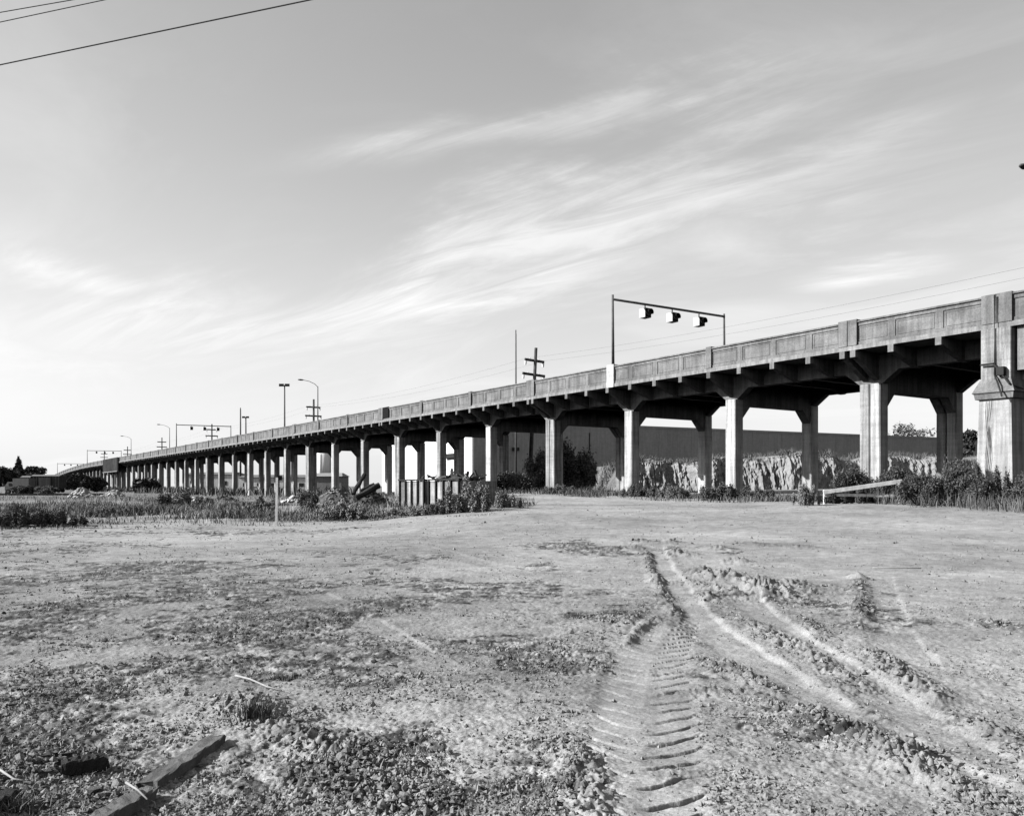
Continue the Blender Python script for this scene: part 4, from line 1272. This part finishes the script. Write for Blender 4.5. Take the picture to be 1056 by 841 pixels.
W = bpy.data.worlds.new('World'); scn.world = W; W.use_nodes = True
nt = W.node_tree; bg = nt.nodes['Background']
sky = nt.nodes.new('ShaderNodeTexSky'); sky.sky_type = 'NISHITA'; sky.sun_disc = False
sky.sun_elevation = ELEV; sky.sun_rotation = math.atan2(to_sun.x, to_sun.y)
sky.air_density = 1.0; sky.dust_density = 1.6; sky.ozone_density = 1.0
# panchromatic film behind a yellow filter: mostly red and green
sep = nt.nodes.new('ShaderNodeSeparateColor'); link(nt, sky.outputs[0], sep.inputs[0])
lum = math_n(nt, 'ADD', math_n(nt, 'ADD', math_n(nt, 'MULTIPLY', sep.outputs[0], .15), math_n(nt, 'MULTIPLY', sep.outputs[1], .30)), math_n(nt, 'MULTIPLY', sep.outputs[2], .55))
# high cirrus, laid out on a flat layer far above
tc = nt.nodes.new('ShaderNodeTexCoord')
sx = nt.nodes.new('ShaderNodeSeparateXYZ'); link(nt, tc.outputs['Generated'], sx.inputs[0])
zz = math_n(nt, 'ADD', math_n(nt, 'MAXIMUM', sx.outputs[2], 0.0), .14)
cx = math_n(nt, 'DIVIDE', sx.outputs[0], zz); cy = math_n(nt, 'DIVIDE', sx.outputs[1], zz)
cv = nt.nodes.new('ShaderNodeCombineXYZ'); link(nt, cx, cv.inputs[0]); link(nt, cy, cv.inputs[1])
mp = nt.nodes.new('ShaderNodeMapping'); mp.vector_type = 'TEXTURE'; mp.inputs['Rotation'].default_value = (0, 0, math.radians(-38)); mp.inputs['Scale'].default_value = (1.5, .75, 1)
link(nt, cv.outputs[0], mp.inputs['Vector'])
wn = nt.nodes.new('ShaderNodeTexNoise'); wn.inputs['Scale'].default_value = 1.1; wn.inputs['Detail'].default_value = 9; wn.inputs['Roughness'].default_value = .62; wn.inputs['Distortion'].default_value = 1.0
link(nt, mp.outputs[0], wn.inputs['Vector'])
wisp = mapr(nt, wn.outputs['Fac'], .46, .78, 0, 1)
broad = mapr(nt, noise(nt, cv.outputs[0], .38, 3, .5), .40, .66, 0.05, 1)
cl = math_n(nt, 'MULTIPLY', wisp, broad, True)
# one long bright streamer and one thin arc
def streamer(ax, ay, bx, by, w, amp):
    dx, dy = bx - ax, by - ay; L = math.hypot(dx, dy); ux, uy = dx / L, dy / L
    px = math_n(nt, 'SUBTRACT', cx, ax); py = math_n(nt, 'SUBTRACT', cy, ay)
    u = math_n(nt, 'ADD', math_n(nt, 'MULTIPLY', px, ux), math_n(nt, 'MULTIPLY', py, uy))
    v = math_n(nt, 'ADD', math_n(nt, 'MULTIPLY', px, -uy), math_n(nt, 'MULTIPLY', py, ux))
    v = math_n(nt, 'ADD', v, math_n(nt, 'MULTIPLY', math_n(nt, 'SUBTRACT', wn.outputs['Fac'], .5), 1.1 * w / .2))
    g = math_n(nt, 'POWER', 2.718, math_n(nt, 'MULTIPLY', math_n(nt, 'MULTIPLY', v, v), -1 / (w * w)))
    m0 = math_n(nt, 'POWER', 2.718, math_n(nt, 'MULTIPLY', math_n(nt, 'POWER', math_n(nt, 'ABSOLUTE', math_n(nt, 'DIVIDE', math_n(nt, 'SUBTRACT', u, L / 2), L * .62)), 3.0), -1.0))
    return math_n(nt, 'MULTIPLY', math_n(nt, 'MULTIPLY', g, m0), amp)
extra = None
mp2 = nt.nodes.new('ShaderNodeMapping'); mp2.vector_type = 'TEXTURE'; mp2.inputs['Rotation'].default_value = (0, 0, math.radians(-36)); mp2.inputs['Scale'].default_value = (1.5, .30, 1)
link(nt, cv.outputs[0], mp2.inputs['Vector'])
wn2 = nt.nodes.new('ShaderNodeTexNoise'); wn2.inputs['Scale'].default_value = 1.5; wn2.inputs['Detail'].default_value = 10; wn2.inputs['Roughness'].default_value = .66; wn2.inputs['Distortion'].default_value = 1.6
link(nt, mp2.outputs[0], wn2.inputs['Vector'])
feather = mapr(nt, wn2.outputs['Fac'], .36, .64, .3, 1.15)
SK = lambda px, py: ((px - 528) / F / ((HY - py) / F + .14 * math.sqrt(1 + ((px - 528) / F) ** 2 + ((HY - py) / F) ** 2)),
                     1 / ((HY - py) / F + .14 * math.sqrt(1 + ((px - 528) / F) ** 2 + ((HY - py) / F) ** 2)))
for (p, q, w, amp) in (((440, 295), (830, 165), .30, .55), ((370, 152), (690, 106), .05, .5), ((300, 345), (620, 280), .22, .7), ((840, 290), (950, 268), .10, .7), ((0, 268), (130, 300), .12, .55), ((740, 190), (940, 120), .10, .5), ((60, 330), (420, 350), .35, .4)):
    s_ = streamer(*SK(*p), *SK(*q), w, amp)
    tex = math_n(nt, 'MULTIPLY', mapr(nt, wn.outputs['Fac'], .3, .65, .5, 1.1), feather)
    s_ = math_n(nt, 'MULTIPLY', s_, tex)
    extra = s_ if extra is None else math_n(nt, 'MAXIMUM', extra, s_)
cl = math_n(nt, 'MAXIMUM', math_n(nt, 'MULTIPLY', cl, .6), extra, True)
veil = math_n(nt, 'ADD', math_n(nt, 'MULTIPLY', math_n(nt, 'POWER', 2.718, math_n(nt, 'MULTIPLY', sx.outputs[2], -5.5)), .62), .06)
cl = math_n(nt, 'SUBTRACT', 1.0, math_n(nt, 'MULTIPLY', math_n(nt, 'SUBTRACT', 1.0, cl), math_n(nt, 'SUBTRACT', 1.0, veil)), True)
# a cloud is lit white: it brightens the clear sky towards a common cloud radiance
CLOUD = 11.5
tot = math_n(nt, 'ADD', math_n(nt, 'MULTIPLY', lum, math_n(nt, 'SUBTRACT', 1.0, math_n(nt, 'MULTIPLY', cl, .6))), math_n(nt, 'MULTIPLY', cl, CLOUD * .6))
cc = nt.nodes.new('ShaderNodeCombineColor')
for i in range(3): link(nt, tot, cc.inputs[i])
link(nt, cc.outputs[0], bg.inputs['Color'])
bg.inputs['Strength'].default_value = .064

cd = bpy.data.cameras.new('camera'); co = bpy.data.objects.new('camera', cd); COL.objects.link(co)
co.location = (0, 0, CZ); co.rotation_euler = (math.radians(90), 0, 0)
cd.sensor_width = 36; cd.lens = F / 1056 * 36; cd.shift_y = (HY - 420.5) / 1056
cd.clip_start = .05; cd.clip_end = 20000
scn.camera = co
vs = scn.view_settings; vs.view_transform = 'Standard'; vs.look = 'None'; vs.exposure = 1.2; vs.gamma = 1; vs.use_curve_mapping = False
scn.cycles.max_bounces = 4
scn.cycles.diffuse_bounces = 0
